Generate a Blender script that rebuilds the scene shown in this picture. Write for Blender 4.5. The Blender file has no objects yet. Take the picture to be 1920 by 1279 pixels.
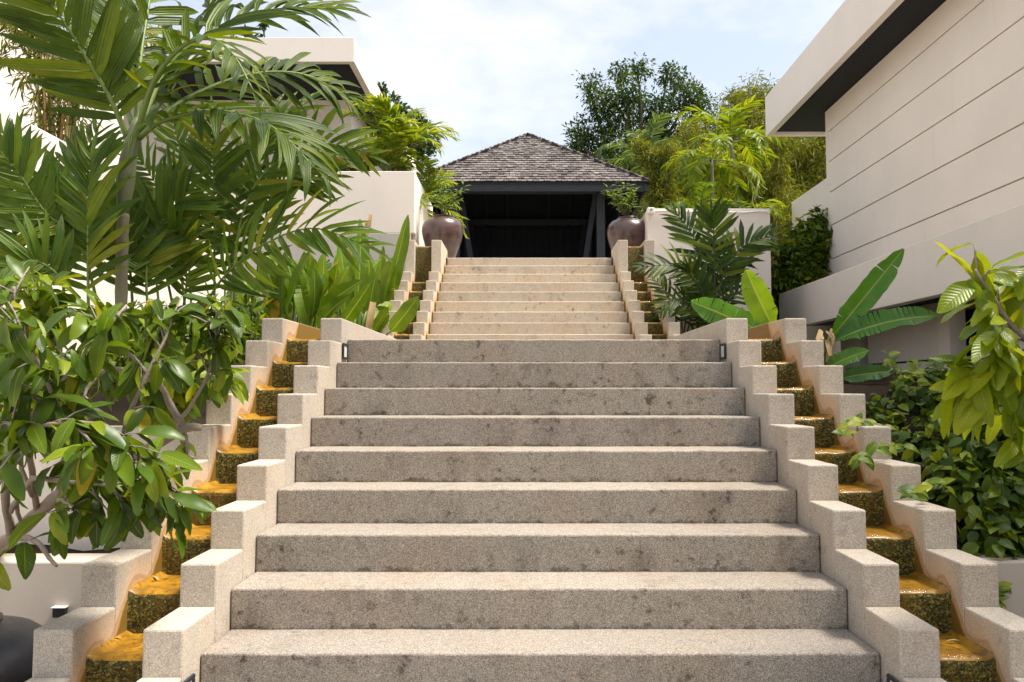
import bpy, bmesh, math, random
from mathutils import Vector, Matrix, noise
R = random.Random(11)
SC = bpy.context.scene
COL = SC.collection
V = Vector
# ---------------------------------------------------------------- camera
F, TH, PX, PY = 1521.75, 0.05854, 985.7, 639.5
CX, CZ = -0.0546, 1.622
cam = bpy.data.cameras.new('camera')
cam.sensor_width = 36; cam.lens = F / 1920 * 36
cam.shift_x = -(PX - 960) / 1920
cam.clip_start = 0.05; cam.clip_end = 2000
camo = bpy.data.objects.new('camera', cam); COL.objects.link(camo)
camo.location = (CX, 0, CZ); camo.rotation_euler = (math.pi / 2 + TH, 0, 0)
SC.camera = camo
# ---------------------------------------------------------------- sky and sun
SUN_EL, SUN_AZ = math.radians(64), math.radians(97)   # azimuth from +Y towards +X
world = bpy.data.worlds.new('World'); SC.world = world; world.use_nodes = True
wt = world.node_tree; wt.nodes.clear()
def wn(t, **k):
    n = wt.nodes.new(t)
    for a, b in k.items(): setattr(n, a, b)
    return n
sky = wn('ShaderNodeTexSky', sky_type='NISHITA', sun_disc=False, sun_elevation=SUN_EL, sun_rotation=SUN_AZ,
         air_density=1.2, dust_density=3.0, ozone_density=1.0)
tc = wn('ShaderNodeTexCoord')
mp = wn('ShaderNodeMapping'); mp.inputs['Scale'].default_value = (1.6, 1.6, 3.2)
nz = wn('ShaderNodeTexNoise'); nz.inputs['Scale'].default_value = 2.3; nz.inputs['Detail'].default_value = 9; nz.inputs['Roughness'].default_value = .58
rp = wn('ShaderNodeValToRGB'); rp.color_ramp.elements[0].position = .42; rp.color_ramp.elements[1].position = .66
rp.color_ramp.elements[0].color = (.42, .42, .42, 1); rp.color_ramp.elements[1].color = (1, 1, 1, 1)
mx = wn('ShaderNodeMix', data_type='RGBA'); mx.inputs['B'].default_value = (4.8, 4.84, 4.95, 1)
bg = wn('ShaderNodeBackground'); bg.inputs['Strength'].default_value = 0.1
wo = wn('ShaderNodeOutputWorld')
L = wt.links.new
L(tc.outputs['Generated'], mp.inputs['Vector']); L(mp.outputs[0], nz.inputs['Vector']); L(nz.outputs[0], rp.inputs[0])
L(rp.outputs[0], mx.inputs['Factor']); L(sky.outputs[0], mx.inputs['A']); L(mx.outputs['Result'], bg.inputs['Color']); L(bg.outputs[0], wo.inputs[0])
sl = bpy.data.lights.new('sun', 'SUN'); sl.energy = 3.45; sl.angle = math.radians(18); sl.color = (1, .93, .83)
so = bpy.data.objects.new('sun', sl); COL.objects.link(so)
sd = V((math.sin(SUN_AZ) * math.cos(SUN_EL), math.cos(SUN_AZ) * math.cos(SUN_EL), math.sin(SUN_EL)))
so.rotation_euler = sd.to_track_quat('Z', 'Y').to_euler(); so.location = (0, 0, 30)
vs = SC.view_settings; vs.view_transform = 'Standard'; vs.look = 'None'; vs.exposure = 1.22; vs.gamma = 1; vs.use_curve_mapping = False
SC.cycles.use_denoising = True
SC.cycles.max_bounces = 5; SC.cycles.diffuse_bounces = 4; SC.cycles.glossy_bounces = 2; SC.cycles.transmission_bounces = 3; SC.cycles.transparent_max_bounces = 6
SC.cycles.caustics_reflective = False; SC.cycles.caustics_refractive = False

# ---------------------------------------------------------------- helpers
def P(px, py, Y):
    """point of the place at depth Y that the photograph shows at pixel (px, py)"""
    u = (px - PX) / F; v = (PY - py) / F; c, s = math.cos(TH), math.sin(TH)
    k = Y / (c - v * s)
    return V((CX + u * k, Y, CZ + (s + v * c) * k))
def lerp(a, b, t): return a + (b - a) * t
def empty(name, loc, label, cat, group=None):
    o = bpy.data.objects.new(name, None); COL.objects.link(o); o.location = loc; o.empty_display_size = .1
    o['label'] = label; o['category'] = cat
    if group: o['group'] = group
    return o
def tag(o, label=None, cat=None, group=None, kind=None):
    for k, x in (('label', label), ('category', cat), ('group', group), ('kind', kind)):
        if x: o[k] = x
    return o
def depth_of(p):
    d = 0
    while p: p = p.parent; d += 1
    return d
def link(name, me, parent=None):
    """mesh in world coordinates -> object (child of parent when given)"""
    o = bpy.data.objects.new(name, me); COL.objects.link(o)
    if parent:
        o.parent = parent
        if parent.parent is None: o.location = -V(parent.location)
    return o
def linkm(name, me, parent, M):
    """mesh in its own coordinates, world matrix M"""
    o = bpy.data.objects.new(name, me); COL.objects.link(o)
    if parent:
        o.parent = parent
        if parent.parent is None: M = Matrix.Translation(-V(parent.location)) @ M
    o.matrix_local = M
    return o
class MB:
    def __init__(s): s.v = []; s.f = []; s.m = []
    def add(s, vs, fs, mi=0):
        n = len(s.v); s.v.extend(vs)
        for f in fs: s.f.append([i + n for i in f]); s.m.append(mi)
    def box(s, x0, x1, y0, y1, z0, z1, mi=0):
        s.add([(x, y, z) for z in (z0, z1) for y in (y0, y1) for x in (x0, x1)],
              [(0, 2, 3, 1), (4, 5, 7, 6), (0, 1, 5, 4), (2, 6, 7, 3), (0, 4, 6, 2), (1, 3, 7, 5)], mi)
    def tube(s, pts, rad, seg=6, mi=0, cap=True):
        pts = [V(p) for p in pts]; n = len(pts); base = len(s.v); up = None
        for i, p in enumerate(pts):
            t = (pts[min(i + 1, n - 1)] - pts[max(i - 1, 0)]).normalized()
            if up is None: up = t.orthogonal().normalized()
            up = (up - t * up.dot(t)); up = up.normalized() if up.length > 1e-6 else t.orthogonal().normalized()
            b = t.cross(up); r = rad[i] if hasattr(rad, '__len__') else rad
            for k in range(seg):
                a = 2 * math.pi * k / seg
                s.v.append(p + (up * math.cos(a) + b * math.sin(a)) * r)
        for i in range(n - 1):
            for k in range(seg):
                a = base + i * seg; k2 = (k + 1) % seg
                s.f.append([a + k, a + k2, a + seg + k2, a + seg + k]); s.m.append(mi)
        if cap:
            s.f.append([base + k for k in range(seg)][::-1]); s.m.append(mi)
            e = base + (n - 1) * seg; s.f.append([e + k for k in range(seg)]); s.m.append(mi)
    def build(s, name, mats, parent=None, smooth=False, kind=None):
        o = link(name, s.mesh(name, mats, smooth), parent)
        if kind: o['kind'] = kind
        return o
    def mesh(s, name, mats, smooth=False):
        me = bpy.data.meshes.new(name); me.from_pydata([tuple(v) for v in s.v], [], s.f)
        for m in (mats if isinstance(mats, (list, tuple)) else [mats]): me.materials.append(m)
        me.polygons.foreach_set('material_index', s.m)
        if smooth: me.polygons.foreach_set('use_smooth', [True] * len(s.f))
        me.update(); return me
def bevel_mesh(name, x0, x1, y0, y1, z0, z1, mat, w=.006, seg=2, rough=0, cuts=0):
    bm = bmesh.new()
    bmesh.ops.create_cube(bm, size=1)
    for v in bm.verts:
        v.co = V((lerp(x0, x1, v.co.x + .5), lerp(y0, y1, v.co.y + .5), lerp(z0, z1, v.co.z + .5)))
    bmesh.ops.bevel(bm, geom=bm.edges[:], offset=w, segments=seg, profile=.5, affect='EDGES')
    if cuts:
        es = [e for e in bm.edges if abs(e.verts[0].co.x - e.verts[1].co.x) > (x1 - x0) * .5]
        bmesh.ops.subdivide_edges(bm, edges=es, cuts=cuts, use_grid_fill=True)
    if rough:
        for v in bm.verts:
            q = v.co * 9; v.co += V((0, noise.noise(q), noise.noise(q + V((31, 7, 3))))) * rough
            q = v.co * 47; v.co += V((0, noise.noise(q), noise.noise(q + V((31, 7, 3))))) * rough * .5
    me = bpy.data.meshes.new(name); bm.to_mesh(me); bm.free(); me.materials.append(mat); return me
def bbox(name, x0, x1, y0, y1, z0, z1, mat, parent=None, w=.006, seg=2, **k):
    return link(name, bevel_mesh(name, x0, x1, y0, y1, z0, z1, mat, w, seg, **k), parent)
def structure(o): o['kind'] = 'structure'; return o
def bez(pts, n):
    """smooth polyline through the points (Catmull-Rom)"""
    pts = [V(p) for p in pts]; q = [pts[0] * 2 - pts[1]] + pts + [pts[-1] * 2 - pts[-2]]; out = []
    m = len(pts) - 1
    for i in range(n + 1):
        t = i / n * m; k = min(int(t), m - 1); t -= k; a, b, c, d = q[k:k + 4]
        out.append(.5 * ((2 * b) + (c - a) * t + (2 * a - 5 * b + 4 * c - d) * t * t + (3 * b - a - 3 * c + d) * t ** 3))
    return out

# ---------------------------------------------------------------- materials
class NT:
    def __init__(s, name):
        s.m = bpy.data.materials.new(name); s.m.use_nodes = True; s.t = s.m.node_tree; s.t.nodes.clear()
        s.out = s.n('ShaderNodeOutputMaterial'); s.b = s.n('ShaderNodeBsdfPrincipled'); s.l(s.b.outputs[0], s.out.inputs[0])
        s.tc = s.n('ShaderNodeTexCoord'); s.geo = s.n('ShaderNodeNewGeometry')
    def n(s, t, **k):
        x = s.t.nodes.new(t)
        for a, b in k.items():
            if a in x.inputs and not hasattr(x, a): x.inputs[a].default_value = b
            else: setattr(x, a, b)
        return x
    def l(s, a, b): s.t.links.new(a, b)
    def put(s, sock, x):
        if hasattr(x, 'is_output'): s.l(x, sock)
        else: sock.default_value = (*x, 1) if isinstance(x, tuple) and len(x) == 3 and sock.type == 'RGBA' else x
    def math(s, op, a, b=None, c=None, clamp=False):
        x = s.n('ShaderNodeMath', operation=op, use_clamp=clamp)
        for i, y in enumerate((a, b, c)):
            if y is not None: s.put(x.inputs[i], y)
        return x.outputs[0]
    def noise(s, scale, detail=2, rough=.5, vec=None, dist=0):
        x = s.n('ShaderNodeTexNoise'); x.inputs['Scale'].default_value = scale; x.inputs['Detail'].default_value = detail
        x.inputs['Roughness'].default_value = rough; x.inputs['Distortion'].default_value = dist
        s.l(vec or s.geo.outputs['Position'], x.inputs['Vector']); return x.outputs[0]
    def voro(s, scale, out='Color', vec=None):
        x = s.n('ShaderNodeTexVoronoi'); x.inputs['Scale'].default_value = scale
        s.l(vec or s.geo.outputs['Position'], x.inputs['Vector']); return x.outputs[out]
    def ramp(s, fac, stops, interp='LINEAR'):
        x = s.n('ShaderNodeValToRGB'); s.put(x.inputs[0], fac); r = x.color_ramp; r.interpolation = interp
        while len(r.elements) < len(stops): r.elements.new(.5)
        for e, (p, c) in zip(r.elements, stops):
            e.position = p; e.color = (c, c, c, 1) if isinstance(c, (int, float)) else (*c, 1)
        return x.outputs[0]
    def mix(s, fac, a, b, mode='MIX'):
        x = s.n('ShaderNodeMix', data_type='RGBA', blend_type=mode)
        s.put(x.inputs['Factor'], fac); s.put(x.inputs['A'], a); s.put(x.inputs['B'], b); return x.outputs['Result']
    def smooth(s, x, a, b):
        y = s.n('ShaderNodeMapRange', interpolation_type='SMOOTHSTEP'); s.put(y.inputs[0], x)
        y.inputs[1].default_value = a; y.inputs[2].default_value = b; return y.outputs[0]
    def bump(s, h, strength=.3, dist=.01):
        x = s.n('ShaderNodeBump'); x.inputs['Strength'].default_value = strength; x.inputs['Distance'].default_value = dist
        s.l(h, x.inputs['Height']); s.l(x.outputs[0], s.b.inputs['Normal']); return x.outputs[0]
    def scaled(s, sx, sy, sz):
        x = s.n('ShaderNodeMapping'); x.inputs['Scale'].default_value = (sx, sy, sz); s.l(s.geo.outputs['Position'], x.inputs['Vector']); return x.outputs[0]
    def done(s, col, rough=.6, spec=.4, **k):
        s.put(s.b.inputs['Base Color'], col); s.put(s.b.inputs['Roughness'], rough); s.put(s.b.inputs['Specular IOR Level'], spec)
        for a, b in k.items(): s.put(s.b.inputs[a.replace('_', ' ')], b)
        return s.m
def aggregate(s):
    """washed stone chips: light and dark grains of a few millimetres"""
    g = s.n('ShaderNodeSeparateColor'); s.l(s.voro(400), g.inputs[0])
    g2 = s.n('ShaderNodeSeparateColor'); s.l(s.voro(215), g2.inputs[0])
    a = s.ramp(g.outputs[0], [(0, (.14, .13, .117)), (.2, (.24, .223, .20)), (.55, (.335, .31, .275)), (.85, (.41, .376, .33)), (1, (.56, .52, .46))])
    b = s.ramp(g2.outputs[0], [(0, .74), (.3, .95), (.8, 1.05), (1, 1.18)])
    return s.mix(1, a, b, 'MULTIPLY'), g.outputs[1]
def stone_mat(name, tint, grime, stain=None, crevice=None):
    s = NT(name); col, h = aggregate(s)
    if tint[0] > 1.2: col = s.mix(.35, col, (.325, .30, .267))
    big = s.noise(1.7, 5, .6); strk = s.noise(5, 5, .62, s.scaled(1, 1, .5)); spot = s.noise(17, 4, .65)
    fine = s.noise(42, 4, .7)
    g = s.math('ADD', s.math('MULTIPLY', s.smooth(strk, .48, .75), .45), s.math('MULTIPLY', s.smooth(spot, .55, .70), .75), clamp=True)
    g = s.math('ADD', g, s.math('MULTIPLY', s.smooth(fine, .60, .72), .5), clamp=True)
    g = s.math('MULTIPLY', g, s.math('ADD', s.smooth(big, .35, .62), .25))
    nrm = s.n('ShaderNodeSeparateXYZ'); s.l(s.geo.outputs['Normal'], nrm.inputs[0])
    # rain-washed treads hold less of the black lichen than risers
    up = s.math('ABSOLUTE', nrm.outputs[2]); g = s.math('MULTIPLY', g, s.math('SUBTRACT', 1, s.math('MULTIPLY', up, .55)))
    oi = s.n('ShaderNodeObjectInfo'); col = s.mix(1, s.mix(1, col, tint, 'MULTIPLY'), s.ramp(oi.outputs['Random'], [(0, (.90, .90, .91)), (.5, (1.0, .995, .985)), (1, (1.07, 1.06, 1.03))]), 'MULTIPLY')
    if crevice is not None:      # dirt caught in the crack where a riser meets the tread below
        pz = s.n('ShaderNodeSeparateXYZ'); s.l(s.geo.outputs['Position'], pz.inputs[0])
        fz = s.math('MULTIPLY', s.math('FRACT', s.math('DIVIDE', s.math('SUBTRACT', pz.outputs[2], crevice - 20 * RI), RI)), RI)
        fz = s.math('SUBTRACT', fz, s.math('MULTIPLY', s.smooth(s.noise(16, 5, .7), .35, .75), .035))
        cv = s.math('MULTIPLY', s.smooth(fz, .004, -.012), s.math('SUBTRACT', 1, s.smooth(up, .2, .6)))
        col = s.mix(s.math('MULTIPLY', cv, .7), col, s.mix(1, col, (.30, .28, .26), 'MULTIPLY'))
    col = s.mix(s.math('MULTIPLY', g, grime), col, s.mix(1, col, (.27, .26, .25), 'MULTIPLY'))
    warm = s.smooth(s.noise(2.3, 3, .5), .42, .7)
    col = s.mix(s.math('MULTIPLY', warm, .35), col, s.mix(1, col, (1.0, .86, .72), 'MULTIPLY'))
    if stain:
        y0, z0, r, t = stain
        pos = s.n('ShaderNodeSeparateXYZ'); s.l(s.geo.outputs['Position'], pos.inputs[0])
        yy = s.math('SUBTRACT', pos.outputs[1], y0)
        sh = s.math('SUBTRACT', s.math('SUBTRACT', pos.outputs[2], z0), s.math('MULTIPLY', yy, r / t))
        wav = s.math('MULTIPLY', s.math('SINE', s.math('MULTIPLY_ADD', yy, 2 * math.pi / t, 2.2)), .042)
        sh = s.math('SUBTRACT', sh, wav)
        sh = s.math('ADD', sh, s.math('MULTIPLY', s.math('SUBTRACT', s.noise(7, 4, .6), .5), .09))
        side = s.smooth(s.math('ABSOLUTE', nrm.outputs[0]), .35, .8)
        o1 = s.math('MULTIPLY', s.smooth(sh, .17, -.03), side)
        o2 = s.math('MULTIPLY', s.smooth(sh, .035, -.035), side)
        o3 = s.math('MULTIPLY', s.smooth(sh, -.015, -.045), side)
        edge = s.math('MULTIPLY', s.math('MULTIPLY', s.smooth(sh, .022, .012), s.smooth(sh, -.004, .006)), side)
        col = s.mix(s.math('MULTIPLY', o1, .55), col, (.74, .47, .25))
        col = s.mix(s.math('MULTIPLY', o2, .75), col, (.46, .24, .05))
        col = s.mix(s.math('MULTIPLY', edge, .35), col, (.22, .13, .07))
        col = s.mix(s.math('MULTIPLY', o3, .85), col, (.16, .10, .012))
        s.put(s.b.inputs['Roughness'], s.math('SUBTRACT', .85, s.math('MULTIPLY', o2, .5)))
        s.bump(s.math('ADD', h, s.math('MULTIPLY', s.noise(60, 3), .6)), .35, .003)
        return s.done(col, s.math('SUBTRACT', .85, s.math('MULTIPLY', o2, .45)), .3)
    s.bump(s.math('ADD', h, s.math('MULTIPLY', s.noise(60, 3), .6)), .4, .003)
    return s.done(col, .86, .25)
STEP_Y0, STEP_Z0, RI, TR = 3.0451, .6505, .16262, .2986
UP_Y0, UP_Z0 = 9.2884, 2.1005
M_step = stone_mat('washed_stone_step', (.94, .90, .87), 1.0, None, STEP_Z0)
M_step_up = stone_mat('washed_stone_step_upper', (1.62, 1.52, 1.38), .75, None, UP_Z0)
M_block = stone_mat('washed_stone_block', (1.46, 1.41, 1.36), .32)
M_block_lo = stone_mat('washed_stone_block_wet', (1.46, 1.41, 1.34), .32, (STEP_Y0, STEP_Z0, RI, TR))
M_block_up = stone_mat('washed_stone_block_wet_upper', (1.66, 1.58, 1.47), .32, (UP_Y0, UP_Z0, RI, TR))

def moss_mats():
    s = NT('algae_riser'); g = s.n('ShaderNodeSeparateColor'); s.l(s.voro(150), g.inputs[0])
    col = s.ramp(g.outputs[0], [(0, (.02, .018, .005)), (.45, (.058, .05, .011)), (.8, (.125, .103, .022)), (1, (.29, .235, .06))])
    strk = s.smooth(s.noise(14, 4, .6, s.scaled(1, 1, .25)), .45, .7)
    col = s.mix(s.math('MULTIPLY', strk, .55), col, (.16, .085, .008))
    s.bump(s.math('ADD', g.outputs[1], s.noise(40, 3)), .7, .006)
    a = s.done(col, .5, .15)
    s = NT('algae_tread')
    n1 = s.noise(9, 5, .65); n2 = s.noise(45, 4, .7)
    col = s.ramp(n1, [(.25, (.11, .055, .005)), (.45, (.29, .14, .009)), (.62, (.43, .22, .016)), (.8, (.54, .30, .04))])
    col = s.mix(s.smooth(n2, .5, .68), col, (.10, .055, .006))
    s.bump(n2, .5, .008)
    return a, s.done(col, .45, .3, Coat_Weight=.15, Coat_Roughness=.12)
M_alg_r, M_alg_t = moss_mats()
def water_mat():
    s = NT('water_film'); fr = s.n('ShaderNodeFresnel'); fr.inputs[0].default_value = 1.33
    tr = s.n('ShaderNodeBsdfTransparent'); gl = s.n('ShaderNodeBsdfGlossy'); gl.inputs['Roughness'].default_value = .04
    bp = s.n('ShaderNodeBump'); bp.inputs['Strength'].default_value = .5; bp.inputs['Distance'].default_value = .01
    s.l(s.noise(38, 3, .6), bp.inputs['Height']); s.l(bp.outputs[0], gl.inputs['Normal']); s.l(bp.outputs[0], fr.inputs['Normal'])
    mixs = s.n('ShaderNodeMixShader'); s.l(s.math('MULTIPLY', fr.outputs[0], .16, clamp=True), mixs.inputs[0])
    s.l(tr.outputs[0], mixs.inputs[1]); s.l(gl.outputs[0], mixs.inputs[2]); s.l(mixs.outputs[0], s.out.inputs[0]); return s.m
M_water = water_mat()
def paint(name, col, dirt=.25, streak=.2, dcol=(.42, .38, .33)):
    s = NT(name); c = s.mix(s.smooth(s.noise(.8, 4, .6), .3, .75), col, tuple(x * .93 for x in col))
    d = s.smooth(s.noise(2.4, 7, .7), .56, .82); c = s.mix(s.math('MULTIPLY', d, dirt), c, dcol)
    k = s.smooth(s.noise(2.6, 5, .6, s.scaled(3, 3, .18)), .56, .8); c = s.mix(s.math('MULTIPLY', k, streak), c, dcol)
    s.bump(s.math('ADD', s.noise(55, 4, .6), s.math('MULTIPLY', s.noise(6, 3), .6)), .12, .006)
    return s.done(c, .8, .2)
M_cream = paint('cream_render', (.83, .755, .675), .16, .14)
M_house = paint('beige_render', (.84, .765, .69), .14, .12)
M_house_r = paint('beige_painted_board', (.88, .79, .69), .14, .14)
M_plant_wall = paint('sand_render', (.62, .54, .455), .16, .14)
M_grey_stain = paint('rain_stained_render', (.50, .47, .43), .6, .6, (.16, .15, .14))
def plain(name, col, rough=.6, spec=.4, var=.15, scale=8, bump=.15, **k):
    s = NT(name); c = s.mix(s.noise(scale, 4, .6), tuple(x * (1 - var) for x in col), tuple(x * (1 + var) for x in col))
    s.bump(s.noise(scale * 5, 3), bump, .005); return s.done(c, rough, spec, **k)
M_joint = plain('joint_shadow_gap', (.34, .27, .21), .9, .1)
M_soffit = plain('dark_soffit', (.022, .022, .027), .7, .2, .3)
M_beam = plain('dark_stained_timber', (.040, .044, .052), .6, .3, .3, 5)
M_inner = plain('dark_interior_timber', (.030, .033, .042), .75, .2, .3, 5)
M_brickd = plain('dim_brick', (.45, .40, .36), .8, .2, .3)
M_soil = plain('dark_soil', (.035, .025, .017), .95, .1, .7, 45, 1.0)
M_pave = plain('ground_paving', (.40, .36, .31), .85, .2, .12, 30, .3)
M_hill = plain('hill_ground', (.07, .085, .03), .95, .1, .4, 3, .6)
M_bark = plain('grey_bark', (.27, .225, .185), .85, .2, .35, 22, .7)
M_bark_d = plain('brown_bark', (.10, .08, .06), .9, .2, .35, 12, .7)
M_black = plain('black_metal', (.018, .02, .026), .4, .5)
M_lens = plain('frosted_glass', (.62, .64, .66), .3, .5, .06)
M_white = plain('white_plastic', (.80, .79, .77), .45, .4, .05)
M_dead = plain('dry_leaf', (.42, .30, .15), .8, .2, .35, 20)
M_dark_in = plain('dark_void', (.02, .02, .024), .8, .1)
def jar_mat():
    s = NT('glazed_jar'); n = s.noise(3, 5, .6, s.scaled(1, 1, 3)); c = s.ramp(n, [(.3, (.040, .021, .018)), (.55, (.078, .040, .033)), (.75, (.12, .066, .052))])
    s.bump(s.noise(20, 3, .5, s.scaled(.3, .3, 2)), .12, .01); return s.done(c, .3, .5, Coat_Weight=.5, Coat_Roughness=.18)
M_jar = jar_mat()
M_jar_d = plain('slate_glazed_jar', (.030, .032, .042), .34, .5, .2, 6, .1)
def rnd(s, island=True):
    oi = s.n('ShaderNodeObjectInfo'); return s.math('FRACT', s.math('ADD', oi.outputs['Random'], s.geo.outputs['Random Per Island'])) if island else oi.outputs['Random']
def shingle_mat():
    s = NT('weathered_shingle'); r = rnd(s)
    c = s.ramp(r, [(0, (.06, .05, .047)), (.1, (.12, .103, .097)), (.4, (.165, .145, .137)), (.75, (.205, .183, .172)), (1, (.26, .235, .22))])
    g = s.noise(40, 3, .6, s.scaled(1.0, .2, .2)); c = s.mix(s.smooth(g, .4, .7), c, s.mix(1, c, (.55, .52, .5), 'MULTIPLY'))
    d = s.smooth(s.noise(1.6, 5, .65), .5, .68); c = s.mix(s.math('MULTIPLY', d, .4), c, s.mix(1, c, (.4, .36, .36), 'MULTIPLY'))
    s.bump(g, .3, .01); return s.done(c, .85, .2)
M_shingle = shingle_mat()
def leaf_mat(name, stops, rough=.38, trans=.35, tcol=(1.5, 1.35, .45), pleat=0, vein=0, spec=.28, mid=0, island=True, hue=(1.5, 1.08, .6)):
    """leaf: diffuse and gloss on top, light coming through from behind"""
    s = NT(name); r = rnd(s, island); c = s.ramp(r, [(p, (q[0] * hue[0], q[1] * hue[1], q[2] * hue[2])) for p, q in stops])
    c = s.mix(s.smooth(s.noise(9, 4, .6), .35, .75), c, s.mix(1, c, (.72, .78, .7), 'MULTIPLY'))
    uv = s.n('ShaderNodeUVMap'); x = s.n('ShaderNodeSeparateXYZ'); s.l(uv.outputs[0], x.inputs[0])
    if pleat or vein or mid:
        a = s.math('ABSOLUTE', s.math('SUBTRACT', x.outputs[0], .5))
        if mid: c = s.mix(s.math('MULTIPLY', s.smooth(a, .045, .015), mid), c, s.mix(.6, c, (.45, .5, .16)))
        if vein:
            w = s.math('SINE', s.math('MULTIPLY', s.math('SUBTRACT', x.outputs[1], s.math('MULTIPLY', a, .35)), vein))
            s.bump(w, .16, .004)
        else:
            s.bump(s.math('SINE', s.math('MULTIPLY', x.outputs[0], pleat)), .4, .004)
    s.done(c, rough, spec)
    t = s.n('ShaderNodeBsdfTranslucent'); s.l(s.mix(1, c, tcol, 'MULTIPLY'), t.inputs[0])
    m = s.n('ShaderNodeMixShader'); m.inputs[0].default_value = trans
    s.l(s.b.outputs[0], m.inputs[1]); s.l(t.outputs[0], m.inputs[2]); s.l(m.outputs[0], s.out.inputs[0]); return s.m
G = {
 'palm': leaf_mat('palm_leaf', [(0, (.026, .07, .012)), (.5, (.046, .108, .016)), (.85, (.08, .16, .02)), (1, (.13, .21, .025))], .42, .36, pleat=26, spec=.3),
 'areca': leaf_mat('areca_leaf', [(0, (.035, .095, .018)), (.5, (.058, .145, .022)), (.9, (.09, .19, .028)), (1, (.16, .24, .03))], .42, .38, pleat=20, spec=.3),
 'tree': leaf_mat('broad_leaf', [(0, (.028, .075, .016)), (.45, (.055, .135, .02)), (.85, (.095, .20, .022)), (.955, (.17, .28, .03)), (1, (.26, .26, .03))], .33, .36, vein=80, mid=.4),
 'bright': leaf_mat('bright_young_leaf', [(0, (.10, .20, .010)), (.5, (.18, .29, .014)), (1, (.26, .36, .02))], .33, .42, vein=80, mid=.4, hue=(1.3, 1.05, .7)),
 'shrubby': leaf_mat('shrub_leaf', [(0, (.05, .13, .014)), (.5, (.10, .21, .018)), (1, (.21, .32, .025))], .36, .38, vein=80, mid=.4),
 'heli': leaf_mat('paddle_leaf', [(0, (.06, .15, .014)), (.5, (.11, .22, .02)), (.85, (.16, .28, .025)), (.95, (.20, .31, .03)), (1, (.45, .33, .02))], .38, .38, vein=260, mid=.8, island=False, hue=(1.2, 1.0, .8)),
 'banana': leaf_mat('banana_leaf', [(0, (.06, .16, .03)), (.6, (.09, .22, .035)), (1, (.14, .28, .03))], .4, .40, vein=300, mid=.8, island=False, hue=(1.02, 1.05, .9)),
 'bananay': leaf_mat('young_banana_leaf', [(0, (.20, .33, .012)), (1, (.24, .37, .02))], .38, .48, vein=300, mid=.9, island=False, hue=(1.02, 1.05, .9)),
 'vine': leaf_mat('vine_leaf', [(0, (.025, .075, .014)), (.5, (.05, .125, .018)), (.75, (.10, .20, .024)), (1, (.20, .31, .03))], .42, .3, mid=.4),
 'dpalm': leaf_mat('dark_palm_leaf', [(0, (.016, .05, .012)), (.6, (.032, .085, .016)), (.9, (.07, .14, .02)), (1, (.11, .19, .025))], .42, .3, pleat=18, spec=.25),
 'ypalm': leaf_mat('yellow_palm_leaf', [(0, (.09, .17, .015)), (.5, (.17, .25, .02)), (1, (.32, .35, .03))], .4, .42, hue=(1.08, 1.02, .85)),
 'gpalm': leaf_mat('grey_palm_leaf', [(0, (.05, .09, .04)), (.5, (.10, .15, .07)), (1, (.2, .25, .13))], .4, .3, hue=(1.02, 1.05, .9)),
 'dark': leaf_mat('dark_tree_leaf', [(0, (.018, .045, .016)), (.5, (.035, .08, .022)), (.85, (.07, .125, .03)), (1, (.11, .165, .035))], .45, .3, hue=(1.15, 1.08, .9)),
 'bamboo': leaf_mat('bamboo_leaf', [(0, (.07, .11, .015)), (.4, (.13, .17, .02)), (.8, (.22, .25, .025)), (1, (.32, .31, .045))], .5, .38, hue=(1.1, 1.0, .9)),
 'wood': leaf_mat('wood_leaf', [(0, (.05, .09, .015)), (.5, (.10, .145, .02)), (1, (.18, .21, .025))], .5, .3, hue=(1.15, 1.0, .9)),
 'jarp': leaf_mat('pot_shrub_leaf', [(0, (.06, .12, .015)), (.5, (.13, .20, .02)), (1, (.24, .30, .04))], .42, .36, hue=(1.02, 1.05, .9)),
}
M_culm = plain('bamboo_culm', (.42, .36, .16), .45, .4, .3, 6)
M_culm_r = plain('bamboo_culm_orange', (.45, .25, .09), .45, .4, .3, 6)
M_ring = plain('palm_trunk', (.22, .205, .14), .7, .3, .25, 9, .5)
M_shaft = plain('palm_crown_shaft', (.15, .165, .085), .5, .35, .35, 7, .2)
M_rach = plain('green_rachis', (.13, .19, .04), .45, .4, .25, 9)
M_rach_d = plain('dark_rachis', (.03, .05, .02), .45, .4, .25, 9)
M_red = plain('red_flower', (.55, .07, .03), .6, .3, .3)

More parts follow.
